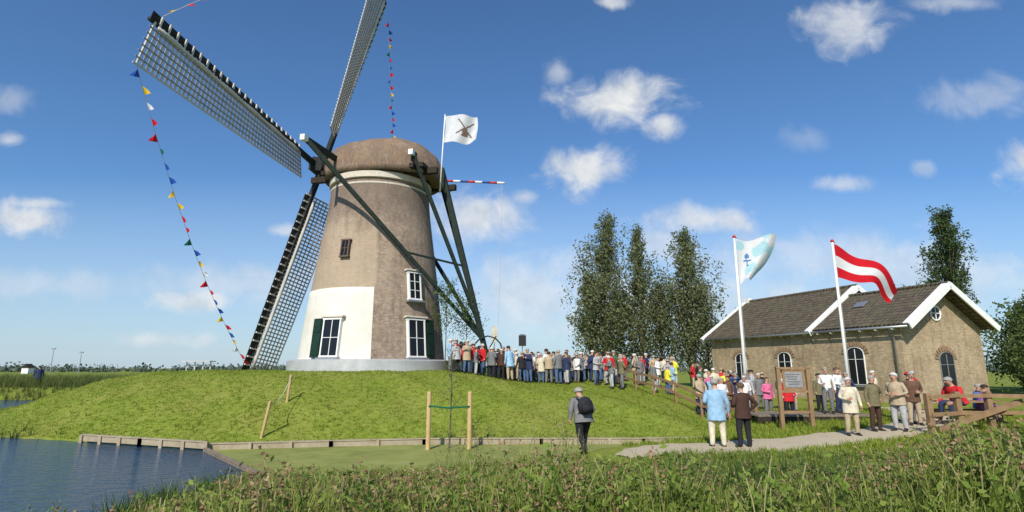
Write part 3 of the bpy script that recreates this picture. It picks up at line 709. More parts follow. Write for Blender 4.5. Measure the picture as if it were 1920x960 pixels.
bots=['navy','grey','black','beige','denim','light_grey','black','denim']; hairs=list(HAIRS)+['beige_hat','grey_hair','white_hair','dark_hair']
fixed={0:('red',-2.6,30.3),1:('red',-2.05,30.1),2:('red',-1.6,30.7),3:('black',.55,30.5),4:('cream',1.55,30.2),5:('beige',1.95,30.0),6:('grey',2.4,29.3),7:('brown',2.95,30.4),8:('red',5.15,30.2),9:('red',5.4,30.8),10:('navy',-1.0,30.0),11:('white',3.5,30.6)}
placed=[]
def okp(x,y,dm):
    return all((x-a)**2+(y-c)**2>dm*dm for a,c in placed)
for k,(t,x,y) in fixed.items():
    placed.append((x,y))
    person(x,y,random.uniform(-60,60)+(180 if random.random()<.35 else 0),t,random.choice(bots),'person in %s jacket standing in crowd beside windmill'%t.replace('_',' '),random.choice(hairs),random.choice(['down','bent','hip','clap','back']),random.choice(['down','bent','down']),h=random.uniform(1.55,1.8),group=G2)
cnt=0;tr=0
while cnt<78 and tr<4000:
    tr+=1; x=random.uniform(-3.4,6.1); y=29.2+random.random()**1.2*7.0
    if not okp(x,y,.40): continue
    if math.hypot(x+1.4,y-31.4)<.8 or math.hypot(x+8.1,y-33)<5: continue
    placed.append((x,y)); cnt+=1; t=random.choice(tops)
    back=random.random()<.55; ar=random.choice([('down','down'),('bent','down'),('back','back'),('hip','bent'),('bent','bent'),('clap','clap')])
    person(x,y,random.uniform(-90,90)+(0 if back else 180),t,random.choice(bots),'person in %s top standing in crowd beside windmill'%t.replace('_',' '),random.choice(hairs),ar[0],ar[1],lean=random.choice([0,0,.08,.16]),h=random.choice([random.uniform(1.4,1.65),random.uniform(1.6,1.78),random.uniform(1.7,1.9)]),group=G2)
cnt=0;tr=0
while cnt<32 and tr<2000:
    tr+=1; x=random.uniform(7.2,13.8); y=random.uniform(30.0,37.0)
    if not okp(x,y,.55): continue
    placed.append((x,y)); cnt+=1; t=random.choice(['white','white','yellow','cream','light_grey','navy','grey','beige','black','green','red','light_blue'])
    person(x,y,random.uniform(0,360),t,random.choice(bots),'person in %s top standing by the ramp fence'%t.replace('_',' '),random.choice(hairs),random.choice(['down','bent','hip']),random.choice(['down','bent']),h=random.uniform(1.55,1.85),group=G2)

# ------------------------------------------------------------------ furniture and woodwork
z0=H(9.5,19.2); e=empty('information_board',(9.5,19.25,z0),'wooden framed information board on two tall posts','sign')
for s in(-1,1):
    b=MB(); b.box((s*.5,0,.98),(.12,.12,2.0)); b.box((s*.5,0,2.0),(.15,.15,.05)); b.obj('post',BROWNW,e)
for zz in(1.98,1.22,.55):
    b=MB(); b.box((0,-.01,zz),(.88,.09,.08)); b.obj('rail',BROWNW,e)
b=MB(); b.box((0,0,1.60),(.72,.04,.66),mi=3); b.box((0,-.012,1.60),(.58,.04,.50)); 
for k in range(5): b.box((-.03+.02*math.sin(k*5),-.036,1.78-k*.08),(.46-.08*(k%3),.006,.035),mi=1)
b.obj('panel',[simple('faded_white_panel',(.26,.27,.27),.6,.2,5),simple('grey_ink',(.15,.15,.15)),simple('dark_ink',(.05,.06,.09)),BROWNW],e)
b=MB(); 
for k in range(30): b.box((9.0+k*.145,21.9,.40+.003*(k%3)),(.135,2.0,.05))
b.box((11.1,20.95,.28),(4.4,.12,.18),mi=1); b.box((11.1,22.8,.28),(4.4,.12,.18),mi=1)
for k in range(4): b.box((9.2+k*1.3,20.99,.0),(.14,.14,.6),mi=1)
thing(b.obj('wooden_footbridge',[GREYW,DARK]),'low grey plank footbridge in front of the building','footbridge')
def fence(pts,hgt,label,mat,nr=2,th=.1):
    x0,y0=pts[0]; e=empty('wooden_fence',(x0,y0,H(x0,y0)),label,'fence'); off=Vector(e.location); top=[]
    for x,y in pts:
        z=H(x,y); b=MB(); b.box(Vector((x,y,z+hgt/2-.1))-off,(th,th,hgt+.2)); b.obj('post',mat,e); top.append(Vector((x,y,z))-off)
    for p,q in zip(top,top[1:]):
        for r in range(nr):
            zz=hgt*(.9-.42*r); b=MB(); b.beam(p+Vector((0,-th*.6,zz)),q+Vector((0,-th*.6,zz+random.uniform(-.03,.03))),.045,.11); b.obj('rail',mat,e)
    return e
fence([(6.0,32.2),(6.6,30.4),(7.1,28.6),(7.7,26.9),(8.3,25.2),(8.9,23.6),(9.4,22.2)],1.0,'wooden post and rail fence running down the mound ramp',BROWNW)
fence([(12.1,16.7),(13.1,16.9),(14.1,17.0),(15.0,16.6),(15.25,15.6)],1.15,'rough wooden post and rail fence beside gravel path',BROWNW,2,.15)
b=MB(); b.beam((12.2,16.6,.35),(14.9,16.8,1.15),.12,.14); thing(b.obj('wooden_beam',BROWNW),'sloping rough timber beam leaning across the fence','beam')
e=empty('picnic_table',(15.0,18.9,H(15,18.9)),'brown wooden picnic table with benches','table')
b=MB()
for k in range(5): b.box((0,-.3+k*.15,.76),(1.9,.14,.045))
b.obj('table_top',BROWNW,e)
for s in(-1,1):
    b=MB(); b.box((0,s*.72,.45),(1.9,.26,.045)); b.obj('bench_seat',BROWNW,e)
    b=MB(); b.beam((s*.7,-.45,0),(s*.7,-.12,.74),.09,.06); b.beam((s*.7,.45,0),(s*.7,.12,.74),.09,.06); b.box((s*.75,0,.4),(.05,1.6,.09)); b.obj('leg_frame',BROWNW,e)
for x,y in((-2.70,18.7),(-1.38,18.8)):
    z=H(x,y); b=MB(); b.tube([(0,0,-.3),(0,0,1.72)],[.075,.07],12); b.tube([(0,0,1.72),(0,0,1.75)],[.07,.05],12)
    o=b.obj('tree_stake',PALEW,loc=(x,y,max(z,-.40)),smooth=False); thing(o,'round pale wooden tree stake beside young sapling','stake','pale wooden tree stakes')
b=MB(); b.tube([(-2.70,18.63,.90),(-2.05,18.6,.84),(-1.38,18.73,.88)],.03,6); thing(b.obj('tree_tie',CG),'green strap tied between two tree stakes','strap')
LFy=leafmat('young_leaf',(.06,.10,.025),(.14,.20,.055),trans=.4)
def leafquads(cen,size,asp=.55,droop=0.3):
    n=len(cen); d=rng.normal(size=(n,3)); d[:,2]-=droop; d/=np.linalg.norm(d,axis=1)[:,None]
    u=rng.normal(size=(n,3)); s=np.cross(d,u); s/=np.linalg.norm(s,axis=1)[:,None]
    L=size*rng.uniform(.6,1.3,(n,1)); nn=np.cross(d,s)
    p0=cen; p1=cen+d*L*.5+s*L*asp*.5; p2=cen+d*L+nn*L*.12; p3=cen+d*L*.5-s*L*asp*.5
    V=np.stack([p0,p1,p2,p3],1).reshape(-1,3); F=np.arange(4*n).reshape(n,4); return V,F
def sapling(x,y,h,nl,label,leaf=.1,spread=.5):
    z=max(H(x,y),-.4); e=empty('sapling',(x,y,z),label,'young tree'); b=MB(); b.tube([(0,0,-.1),(.03,0,h*.5),(0,.02,h)],[.03,.02,.006],6)
    tips=[]
    for k in range(14):
        t=.35+.6*k/14; a=k*2.4; L=spread*(1.1-t)+.15; p=Vector((.02,0,h*t)); q=p+Vector((math.cos(a)*L,math.sin(a)*L,L*1.3)); b.tube([p,q],[.01,.003],4); tips.append((p,q))
    b.obj('trunk',BARK,e)
    cs=[]
    for i in range(nl):
        p,q=random.choice(tips); cs.append(tuple(lerp(p,q,random.uniform(.2,1.1))+Vector((random.gauss(0,.1*spread),random.gauss(0,.1*spread),random.gauss(0,.12*spread)))))
    V,F_=leafquads(np.array(cs),leaf); o=npmesh('crown',V,F_,LFy); o.parent=e
sapling(-2.04,19.0,3.3,170,'thin young sapling tied between two stakes',.08,.3)
sapling(-3.6,30.4,4.8,1500,'young birch tree beside the mill tail',.11,1.2)
sapling(-2.6,31.8,4.2,1200,'young leafy tree beside the mill tail',.11,1.2)
LP=[(-8.45,19.55,1.2,.22),(-8.75,22.3,1.05,.10)]
for x,y,h,l in LP:
    z=H(x,y); b=MB(); b.tube([(0,0,-.1),(l,0,h)],.05,8); thing(b.obj('wooden_post',PALEW,loc=(x,y,z)),'leaning pale wooden post on grassy slope','post','leaning posts on the slope')
pa=Vector((LP[0][0]+.21,LP[0][1],H(*LP[0][:2])+1.15)); pb=Vector((LP[1][0]+.1,LP[1][1],H(*LP[1][:2])+1.0)); b=MB(); b.tube([lerp(pa,pb,t/8)-Vector((0,0,.35*4*t/8*(1-t/8))) for t in range(9)],.015,5); thing(b.obj('rope_barrier',ROPE),'slack rope between two leaning posts','rope')
def edging(pts,label,name='bank_edging',post=True,z=-.28,step=.75,mat=GREYW):
    b=MB()
    for (x0,y0),(x1,y1) in zip(pts,pts[1:]):
        b.beam((x0,y0,z),(x1,y1,z),.07,.2); b.beam((x0,y0,z+.11),(x1,y1,z+.11),.12,.04); L=math.hypot(x1-x0,y1-y0); n=int(L/step)
        if post:
            for k in range(n+1):
                t=k/max(n,1); b.box((x0+(x1-x0)*t,y0+(y1-y0)*t-.06,z-.14+.03*math.sin(k*3)),(.1,.1,.5),mi=0)
    return thing(b.obj(name,[mat]),label,'bank edging')
LIGHTW=m_wood('bleached_wood',(.30,.25,.17),(.48,.41,.30))
edging([(-15.1,20.45),(-12.4,19.45),(-9.65,18.45)],'weathered wooden bank edging with posts along the canal',z=-.30,mat=LIGHTW)
edging([(-9.65,18.6),(-6,19.35),(-3,19.9),(1,20.0),(4.5,20.0),(7.6,20.5)],'low wooden bank edging along duckweed pond',z=-.37,step=1.1,mat=LIGHTW)
edging([(-9.65,18.35),(-6.05,14.1)],'narrow timber boom dividing duckweed from open water',name='timber_boom',post=False,z=-.48)
e=empty('loudspeaker',(.6,32.5,H(.6,32.5)),'black loudspeaker on tripod above the crowd','loudspeaker')
b=MB(); b.tube([(0,0,.7),(0,0,2.0)],.025,6); 
for k in range(3): b.tube([(0,0,.9),(.5*math.cos(k*2.1),.5*math.sin(k*2.1),0)],.02,5)
b.obj('tripod',METAL,e)
b=MB(); b.box((0,0,2.3),(.42,.4,.6)); b.lathe([(.0,0),(.14,.01),(.16,.03)],16,c=(0,0,2.62)); b.obj('speaker_box',simple('speaker_black',(.02,.02,.02),.6),e)
e=empty('oval_sign',(-1.0,32.0,H(-1,32)),'pale oval sign on thin post by the mill','sign')
b=MB(); b.tube([(0,0,0),(0,0,1.9)],.03,6); b.obj('post',METAL,e)
b=MB(); b.add([(.2*math.cos(2*math.pi*k/20),-.05,2.4+.5*math.sin(2*math.pi*k/20)) for k in range(20)]+[(.2*math.cos(2*math.pi*k/20),.0,2.4+.5*math.sin(2*math.pi*k/20)) for k in range(20)],[tuple(range(20)),tuple(range(39,19,-1))]+[(k,k+20,(k+1)%20+20,(k+1)%20) for k in range(20)]); b.obj('sign_board',simple('cream_paint',(.5,.48,.38)),e)
e=empty('sluice_platform',(-42,76,.4),'small white wooden sluice platform with railing','platform')
b=MB(); b.box((0,0,1.2),(3.6,2,.2))
for sx in(-1.6,-.5,.6,1.6): b.box((sx,0,.5),(.2,.2,1.4)); b.box((sx,0,1.9),(.12,.12,1.3))
b.box((0,0,2.1),(3.6,.1,.12)); b.box((0,0,2.6),(3.7,1.6,.12)); b.obj('frame',simple('pale_grey_paint',(.5,.5,.5)),e)
for x,y,h in((-130,160,6.5),(-122,160,5.5)):
    b=MB(); b.tube([(x,y,0),(x,y,h+1)],[.12,.07],6); b.box((x,y,h+1),(1.0,.3,.35)); thing(b.obj('mast',METAL),'distant lamp mast on the flat polder','mast','distant masts')
for x,y in((-145,170),):
    b=MB(); zz=.2; b.box((x,y,zz+1.0),(2.0,2,2.0)); b.add([(x-1.3,y-1.2,zz+2.0),(x+1.3,y-1.2,zz+2.0),(x+1.3,y+1.2,zz+2.0),(x-1.3,y+1.2,zz+2.0),(x,y-1.2,zz+3.2),(x,y+1.2,zz+3.2)],[(0,1,4),(2,3,5),(1,2,5,4),(3,0,4,5)],1)
    thing(b.obj('small_shed',[WHITE,DARK]),'tiny distant white shed with dark roof','shed')
person(-42,50.5,40,'navy','black','distant person in dark clothes on the reed bank','dark_hair','down','down',h=1.9,group='distant walkers')

# ------------------------------------------------------------------ trees
LPOP=leafmat('willow_leaf',(.07,.095,.038),(.17,.20,.085),(.28,.29,.16),.38,.5)
LDRK=leafmat('poplar_leaf',(.026,.048,.018),(.07,.11,.035),(.12,.165,.06),.3,.5)
LBSH=leafmat('bush_leaf',(.03,.06,.018),(.085,.125,.035),(.15,.18,.06),.3,.5)
def tree(x,y,h,rad,nb,nl,leaf,mat,label,rise=1.6,low=.1,prof=None,name='tree',lean=0,z=None,sc=1.0):
    z=H(x,y) if z is None else z; e=empty(name,(x,y,z),label,'tree'); b=MB(); r0=h*.014+.05
    tp=[Vector((lean*t*t*h+.12*math.sin(t*7+x),.12*math.cos(t*5+x),t*h)) for t in [i/8 for i in range(9)]]
    b.tube(tp,[r0*(1-.94*i/8) for i in range(9)],8); br=[]
    prof=prof or (lambda t: min(1,(t*3.2+.25))*(1-t)**.55*1.15)
    for k in range(nb):
        t=low+(0.96-low)*((k+.5)/nb)**.9; i=min(int(t*8),7); p=lerp(tp[i],tp[i+1],t*8-i); a=k*2.399+random.uniform(-.5,.5)
        L=rad*prof(t)*random.uniform(.4,1.25)+.12; q=p+Vector((math.cos(a)*L,math.sin(a)*L,L*rise*random.uniform(.6,1.4)));
        if q.z>h*1.03: q.z=h*random.uniform(.9,1.04)
        m=lerp(p,q,.5)+Vector((0,0,-.08*L)); b.tube([p,m,q],[.05*L**.5*(1-t*.6)+.01,.03*(1-t*.6)+.008,.006],5); br.append((p,m,q,L))
    b.obj('trunk',BARK,e,smooth=True)
    w=np.array([q[3]+.3 for q in br]); w/=w.sum(); ch=rng.choice(len(br),nl,p=w); P0=np.array([tuple(q[0]) for q in br])[ch];P1=np.array([tuple(q[1]) for q in br])[ch];P2=np.array([tuple(q[2]) for q in br])[ch]
    LL=np.array([q[3] for q in br])[ch][:,None]
    nc=7; tc=rng.uniform(.2,1.08,(len(br),nc)); oc=rng.normal(size=(len(br),nc,3))*.16*sc
    ci=rng.integers(0,nc,nl); t=tc[ch,ci][:,None]; off=oc[ch,ci]*np.maximum(LL,.9)
    c=P0*(1-t)+P2*t+(P1-(P0+P2)/2)*(4*t*(1-t)).clip(0,1)+off+rng.normal(size=(nl,3))*np.array([.14,.14,.26])*sc*np.maximum(LL,.8)**.5*1.1
    V,F_=leafquads(c,leaf,.5); o=npmesh('crown',V,F_,mat); o.parent=e; return e
sp=lambda t: min(1,(t*2.6+.55))*(1-t)**.9*1.35
tree(7.8,48,14.3,2.3,95,12500,.24,LPOP,'tall slender willow with grey green foliage behind crowd',1.7,.05,sp,lean=.05)
tree(6.5,47,8.6,1.8,45,5000,.24,LPOP,'smaller leafy willow beside the tall tree row',1.4,.05,sp)
tree(11.3,49,13.8,1.9,85,9500,.24,LPOP,'tall narrow willow with grey green foliage behind crowd',1.9,.05,sp)
tree(15.2,48,13.8,2.3,95,12500,.24,LPOP,'tall leafy willow with ragged crown behind crowd',1.7,.05,sp)
tree(17.3,50,9.3,2.4,45,6500,.24,LPOP,'broad lower willow beside the brick building',1.2,.05,sp)
tree(13.5,51,9.5,1.8,50,5000,.24,LPOP,'lower willow between taller trees',1.4,.05,sp)
tree(9.7,50,8,1.7,40,4200,.24,LPOP,'low willow between taller trees',1.4,.05,sp)
tree(40.6,51,16.0,1.8,130,15000,.25,LDRK,'tall dark green poplar behind the brick building',2.8,.08,lambda t:min(1,t*2+.5)*(1-t)**.55*1.1,lean=.02,sc=.75)
tree(35.2,50,8.6,1.7,45,4500,.24,LDRK,'small dark tree behind the tiled roof',1.0,.3)
tree(36.5,39,6.0,3.4,60,11000,.26,LBSH,'dense green bush beside the brick building',.6,.05)
tree(41,43,7.0,3.6,60,10000,.26,LBSH,'dense green tree beside the brick building',.7,.05)
tree(33.5,35,4.2,2.6,40,7000,.22,LBSH,'low green bush at the building corner',.6,.05)
tree(-14.8,52,5.2,1.8,35,3200,.26,LBSH,'small green tree behind the mill',.9,.1)
tree(-17.6,55,3.8,1.8,30,2400,.26,LBSH,'small round bush behind the mill',.7,.1)
cs=[]
for k in range(420):
    x=random.uniform(-330,330); y=random.uniform(230,320); hh=random.uniform(1.0,3.4)*(1.0 if x<0 else 1.8); w=random.uniform(3,12)
    n=60; c=rng.normal(size=(n,3))*np.array([w/2,2,hh/3])+np.array([x,y,.4+hh*.4]); c[:,2]=np.maximum(c[:,2],.3); cs.append(c)
V,F_=leafquads(np.concatenate(cs),1.3,.8); stuff(npmesh('distant_tree_line',V,F_,leafmat('far_leaf',(.07,.10,.08),(.12,.15,.11),trans=.1)),'low line of distant trees and scrub on the horizon','tree line')

# ------------------------------------------------------------------ grasses and weeds
MG=leafmat('grass_blade',(.11,.165,.028),(.24,.31,.055),(.42,.41,.14),.38,.9)
MGS=leafmat('short_grass',(.145,.205,.022),(.245,.315,.038),(.33,.36,.08),.35,.5)
MW=leafmat('weed_leaf',(.075,.13,.022),(.18,.26,.045),(.29,.33,.08),.33,1.2)
MS=leafmat('seed_head',(.20,.11,.055),(.34,.20,.12),(.44,.35,.20),.25,1.5)
MT=leafmat('dry_stem',(.19,.19,.07),(.36,.34,.16),None,.2,1.5)
MR=leafmat('reed_blade',(.02,.055,.014),(.065,.12,.03),(.13,.18,.05),.3,1)
def blade(n,h,w,curl,spread,segs=3):
    V=[];F=[]
    for i in range(n):
        a=random.uniform(0,6.28); r=random.uniform(0,spread); bx,by=r*math.cos(a),r*math.sin(a); a2=random.uniform(0,6.28); hh=h*random.uniform(.55,1.1); c=curl*random.uniform(.3,1.4)
        dx,dy=math.cos(a2),math.sin(a2); o=len(V)
        for k in range(segs+1):
            t=k/segs; ww=w*(1-t)**.7*.5+.001; px=bx+dx*c*hh*t*t; py=by+dy*c*hh*t*t; pz=hh*(t-.25*c*t*t)
            V+=[(px-dy*ww,py+dx*ww,pz),(px+dy*ww,py-dx*ww,pz)]
        for k in range(segs): F.append((o+2*k,o+2*k+1,o+2*k+3,o+2*k+2))
    return V,F,[0]*len(F)
def weed(h,nst,nleaf,lsz,seed,m_leaf=1,ssz=.04,s0=.8,asp=.45):
    V=[];F=[];M=[]
    def addq(c,sz,m,dr=.2,asp=.45):
        v,f=leafquads(np.array([c]),sz,asp,dr); o=len(V); V.extend([tuple(q) for q in v]); F.append(tuple(int(i)+o for i in f[0])); M.append(m)
    for s in range(nst):
        a=random.uniform(0,6.28); l=random.uniform(.05,.35)*h; hh=h*random.uniform(.7,1.1); ex,ey=math.cos(a)*l,math.sin(a)*l; o=len(V)
        for k in range(4):
            t=k/3; V.append((ex*t*t-.006,ey*t*t,hh*t)); V.append((ex*t*t+.006,ey*t*t,hh*t))
        for k in range(3): F.append((o+2*k,o+2*k+1,o+2*k+3,o+2*k+2)); M.append(3)
        for k in range(nleaf):
            t=random.uniform(.15,1.); addq((ex*t*t+random.gauss(0,.03),ey*t*t+random.gauss(0,.03),hh*t),lsz*(1.15-.5*t),m_leaf,.2,asp)
        for k in range(seed):
            t=random.uniform(s0,1.08); addq((ex*t*t+random.gauss(0,.025),ey*t*t+random.gauss(0,.025),hh*t),ssz,2,.0,.6)
    return V,F,M
def scatter(name,temps,xy,hs,mats,label,cat,zoff=0.):
    xs,ys=xy[:,0],xy[:,1]; zz=Hf(xs,ys)+zoff; pick=rng.integers(0,len(temps),len(xs)); Vs=[];Fs=[];Ms=[];o=0
    for ti,(V,F_,M) in enumerate(temps):
        k=np.where(pick==ti)[0]
        if not len(k): continue
        V=np.array(V);F_=np.array(F_);M=np.array(M); a=rng.uniform(0,6.28,len(k)); c,s=np.cos(a),np.sin(a); sc=hs[k]
        vx=(V[None,:,0]*c[:,None]-V[None,:,1]*s[:,None])*(.5+.5*sc[:,None])+xs[k][:,None]; vy=(V[None,:,0]*s[:,None]+V[None,:,1]*c[:,None])*(.5+.5*sc[:,None])+ys[k][:,None]; vz=V[None,:,2]*sc[:,None]+zz[k][:,None]
        Vs.append(np.stack([vx,vy,vz],-1).reshape(-1,3)); Fs.append((F_[None]+(np.arange(len(k))*len(V))[:,None,None]+o).reshape(-1,4)); Ms.append(np.tile(M,len(k))); o+=len(k)*len(V)
    return stuff(npmesh(name,np.concatenate(Vs),np.concatenate(Fs),mats,np.concatenate(Ms)),label,cat)
n=36000; xy=np.stack([rng.uniform(-30,15,n),18.6+ (rng.uniform(0,1,n)**1.5)*14],-1); d=sdist(xy[:,0],xy[:,1],MOUND); rr=np.hypot(xy[:,0]+8.1,xy[:,1]-33); xy=xy[(d>.05)&(rr>4.8)]
scatter('short_grass',[blade(5,.09,.022,.8,.1,2) for _ in range(8)],xy,rng.uniform(.4,1.1,len(xy)),[MGS],'short mown grass covering the mill mound','grass')
n=14000; xy=np.stack([rng.uniform(3,22,n),rng.uniform(12.5,26,n)],-1)
P2=np.array(pts)
def pdist(x,y): return np.min(np.hypot(x[:,None]-P2[:,0],y[:,None]-P2[:,1]),axis=1)
d=sdist(xy[:,0],xy[:,1],NEAR); xy=xy[(pdist(*xy.T)>1.0)&(d>.2)]
scatter('verge_grass',[blade(6,.16,.022,.6,.12,2) for _ in range(6)],xy,rng.uniform(.5,1.3,len(xy)),[MGS],'short grass verge around the gravel path','grass')
n=10500; xy=np.stack([rng.uniform(-6.9,17,n),rng.uniform(6.3,14.3,n)],-1); x,y=xy.T
edge=np.interp(x,[-7.5,-4,-1,2,3.4,9,10,17],[11.8,12.6,13.2,13.6,12.9,12.9,14.6,14.8])
d=sdist(x,y,NEAR); r=x/y
sl=np.interp(r,[-.7,-.55,-.45,-.32,-.18,-.05,.12,.2,.5,.62,.75,.95],[.24,.215,.195,.184,.178,.166,.160,.172,.176,.158,.124,.112])
patch=.012*np.sin(x*1.3+y*.4)+.008*np.sin(x*3.1-y)
hm=2.1-(sl+patch)*y-Hf(x,y); keep=(y<edge)&(d>.05)&(pdist(x,y)>1.1)&(hm>.1); xy=xy[keep]; hs=(hm[keep].clip(.12,1.4)*rng.uniform(.45,1.15,keep.sum()))
T_grass=[blade(20,1,.018,.55,.14) for _ in range(7)]; T_leafy=[weed(1,3,22,.13,0) for _ in range(4)]+[weed(1,3,16,.16,0,1,.04,.8,.3) for _ in range(2)]
T_seed=[weed(1,4,14,.12,16,1,.045,.72) for _ in range(4)]
scatter('weeds',T_grass+T_leafy+T_seed[:2],xy,hs,[MG,MW,MS,MT],'dense green weeds and tall grass with a few reddish seed heads','weeds')
n=420; xy=np.stack([rng.uniform(-6,2.5,n),rng.uniform(9.0,12.8,n)],-1); x,y=xy.T; k=(x/y<.12)&(np.sin(x*2.1)+np.sin(y*3+x)>.1)&(x/y>-.5); xy=xy[k]
scatter('flowering_weeds',T_seed,xy,(2.1-(.168+.05*(-xy[:,0]/xy[:,1]-.1).clip(0,1))*xy[:,1]-Hf(*xy.T)).clip(.2,1.0)*rng.uniform(.7,1.15,len(xy)),[MG,MW,MS,MT],'tall weeds with reddish brown flower heads','weeds')
xy=np.stack([rng.uniform(-1.6,1.6,80),rng.uniform(11.5,13.4,80)],-1)
scatter('tall_grass_stems',[blade(4,1,.012,.35,.1)]+[weed(1,1,6,.08,8,1,.03,.7) for _ in range(3)],xy,rng.uniform(.6,1.2,80),[MG,MW,MS,MT],'sparse tall dry grass stems rising above weeds','grass')
n=9000; xy=np.stack([rng.uniform(-6.8,17,n),rng.uniform(6.0,13.8,n)],-1); x,y=xy.T; d=sdist(x,y,NEAR)
xy=xy[(pdist(x,y)>1.0)&(d>.05)]; scatter('undergrowth',[blade(12,.32,.02,.8,.18) for _ in range(5)]+[weed(.28,3,9,.10,0) for _ in range(3)],xy,rng.uniform(.4,1.0,len(xy)),[MG,MW,MS,MT],'low tangled grass under the weeds','grass')
rt=[blade(12,1,.026,.45,.16,4) for _ in range(6)]
def reeds(n,xr,yr,h,label,cond=None,mats=[MR],zoff=-.1):
    xy=np.stack([rng.uniform(*xr,n),rng.uniform(*yr,n)],-1)
    if cond is not None: xy=xy[cond(xy[:,0],xy[:,1])]
    scatter('reeds',rt,xy,rng.uniform(h*.6,h*1.15,len(xy)),mats,label,'reeds',zoff)
reeds(150,(-6.9,-5.0),(9.6,11.8),.6,'dark green reeds growing at the canal edge')
reeds(260,(1.5,5.5),(8.0,10.2),.8,'dark green reeds among the weeds')
reeds(520,(-30,-15.2),(20.3,34.5),.6,'low reeds at the foot of the mound',lambda x,y:np.abs(sdist(x,y,MOUND))<.6)
reeds(110,(-3,6.5),(19.2,20.6),.6,'sparse tall grass along the bank edging',None,[MG])
reeds(5500,(-75,-14),(46.5,66),1.3,'wide field of green reeds beyond the canal',lambda x,y:(sdist(x,y,MOUND)<-1),[leafmat('far_reed',(.045,.08,.022),(.12,.16,.042),(.22,.22,.08),.3,.15)])

# ------------------------------------------------------------------ light, sky, camera
sun=bpy.data.lights.new('sun','SUN'); sun.energy=5.0; sun.angle=math.radians(.5); sun.color=(1,.93,.82)
so=bpy.data.objects.new('sun',sun); col.objects.link(so); Sd=Vector((-.28,-1,.82)).normalized(); so.rotation_euler=Sd.to_track_quat('Z','Y').to_euler(); so.location=(-10,-40,40)
W=bpy.data.worlds.new('World'); scene.world=W; W.use_nodes=True; nt=W.node_tree; nt.nodes.clear()
out=N(nt,'ShaderNodeOutputWorld'); bg=N(nt,'ShaderNodeBackground'); bg.inputs[1].default_value=.11
sky=N(nt,'ShaderNodeTexSky',sky_type='NISHITA'); sky.sun_disc=False; sky.sun_elevation=math.asin(Sd.z); sky.sun_rotation=math.radians(195.6); sky.air_density=1.0; sky.dust_density=.5; sky.ozone_density=2.5
tc=N(nt,'ShaderNodeTexCoord').outputs['Generated']; s=N(nt,'ShaderNodeSeparateXYZ'); nt.links.new(tc,s.inputs[0])
ya=math_(nt,'MAXIMUM',math_(nt,'ABSOLUTE',s.outputs[1]),.02)
cx=math_(nt,'DIVIDE',s.outputs[0],ya); cz=math_(nt,'DIVIDE',s.outputs[2],ya)
cb=N(nt,'ShaderNodeCombineXYZ'); nt.links.new(cx,cb.inputs[0]); nt.links.new(cz,cb.inputs[1]); 
wn=N(nt,'ShaderNodeTexNoise'); wn.inputs['Scale'].default_value=11; wn.inputs['Detail'].default_value=9; wn.inputs['Roughness'].default_value=.60; wn.inputs['Distortion'].default_value=.5; nt.links.new(cb.outputs[0],wn.inputs['Vector'])
big=noise(nt,cb.outputs[0],16,6,.6)
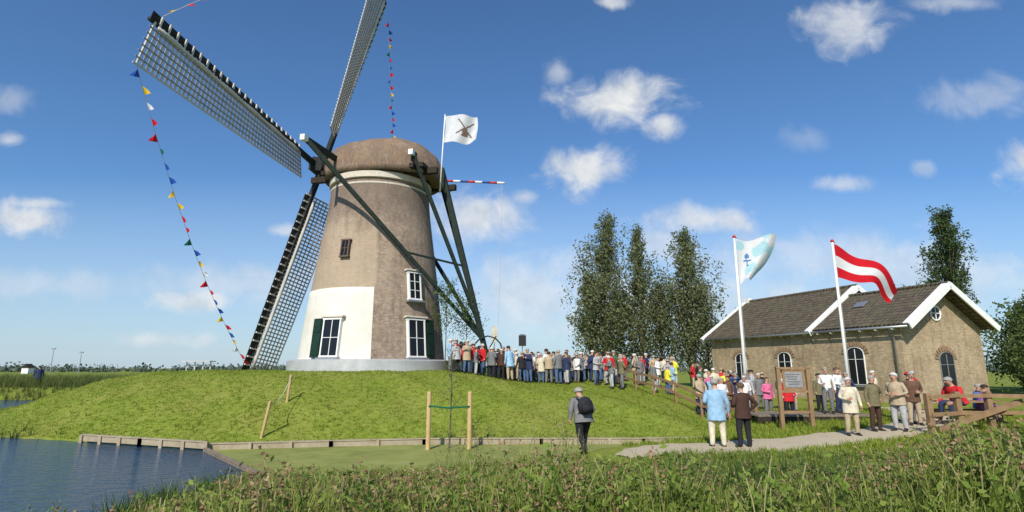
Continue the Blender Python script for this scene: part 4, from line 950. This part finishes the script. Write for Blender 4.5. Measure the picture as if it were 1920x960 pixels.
clouds=[(.207,.513,.125,.06,1),(.288,.462,.045,.03,.9),(.141,.368,.105,.05,.95),(.669,.672,.115,.06,.75),(.0945,.57,.035,.032,.45),(.347,.270,.13,.036,.8),(-.06,.277,.10,.055,.85),
(-.90,.270,.08,.04,.9),(-.89,.301,.07,.016,.7),(-.568,.119,.095,.026,.75),(.622,.340,.075,.022,.5),(.925,.521,.15,.05,.35),(.97,.379,.06,.05,.8),(.20,.725,.045,.02,.8),
(-.975,.51,.055,.035,.3),(-.96,.43,.035,.016,.6),(.025,.314,.03,.018,.55),(-.424,.25,.035,.014,.55),(.05,.13,.19,.10,.6),(-.50,.152,.20,.05,.4),(.896,.723,.1,.022,.5),(-.627,.05,.10,.018,.5),(.276,.226,.06,.04,.55),(.72,.18,.3,.07,.5),(.3,.12,.45,.06,.5),(-.85,.15,.25,.035,.3),(.56,.43,.05,.03,.2),(.78,.37,.03,.02,.4),(.45,.20,.25,.06,.4)]
acc=None
for x,y,rx,ry,st in clouds:
    v=N(nt,'ShaderNodeVectorMath',operation='SUBTRACT'); nt.links.new(cb.outputs[0],v.inputs[0]); v.inputs[1].default_value=(x,y,0)
    v2=N(nt,'ShaderNodeVectorMath',operation='MULTIPLY'); nt.links.new(v.outputs[0],v2.inputs[0]); v2.inputs[1].default_value=(1/rx,1/ry,0)
    l=N(nt,'ShaderNodeVectorMath',operation='LENGTH'); nt.links.new(v2.outputs[0],l.inputs[0])
    f=math_(nt,'SUBTRACT',1,l.outputs['Value'])
    f=math_(nt,'ADD',f,math_(nt,'MULTIPLY',math_(nt,'SUBTRACT',wn.outputs['Fac'],.5),2.3))
    mr=N(nt,'ShaderNodeMapRange',interpolation_type='SMOOTHSTEP'); nt.links.new(f,mr.inputs[0]); mr.inputs[1].default_value=-.15; mr.inputs[2].default_value=.9; mr.inputs[3].default_value=0; mr.inputs[4].default_value=st
    acc=mr.outputs[0] if acc is None else math_(nt,'MAXIMUM',acc,mr.outputs[0])
cc=mix(nt,msk(nt,big,.35,.62),(5.8,6.2,6.7),(8.1,8.1,8.0))
hz=N(nt,'ShaderNodeMapRange'); nt.links.new(cz,hz.inputs[0]); hz.inputs[1].default_value=-.02; hz.inputs[2].default_value=.36; hz.inputs[3].default_value=.78; hz.inputs[4].default_value=0
tint=mix(nt,1.0,sky.outputs[0],(.70,1.0,1.26),'MULTIPLY')
base=mix(nt,hz.outputs[0],tint,(5.0,6.0,7.0))
nt.links.new(mix(nt,acc,base,cc),bg.inputs[0]); nt.links.new(bg.outputs[0],out.inputs[0])
cam=bpy.data.cameras.new('camera'); co=bpy.data.objects.new('camera',cam); col.objects.link(co); cam.sensor_width=36; cam.lens=19.56; cam.clip_end=8000; cam.clip_start=.1
co.location=(0,0,2.1); co.rotation_euler=(math.radians(90+11.4),0,0); scene.camera=co
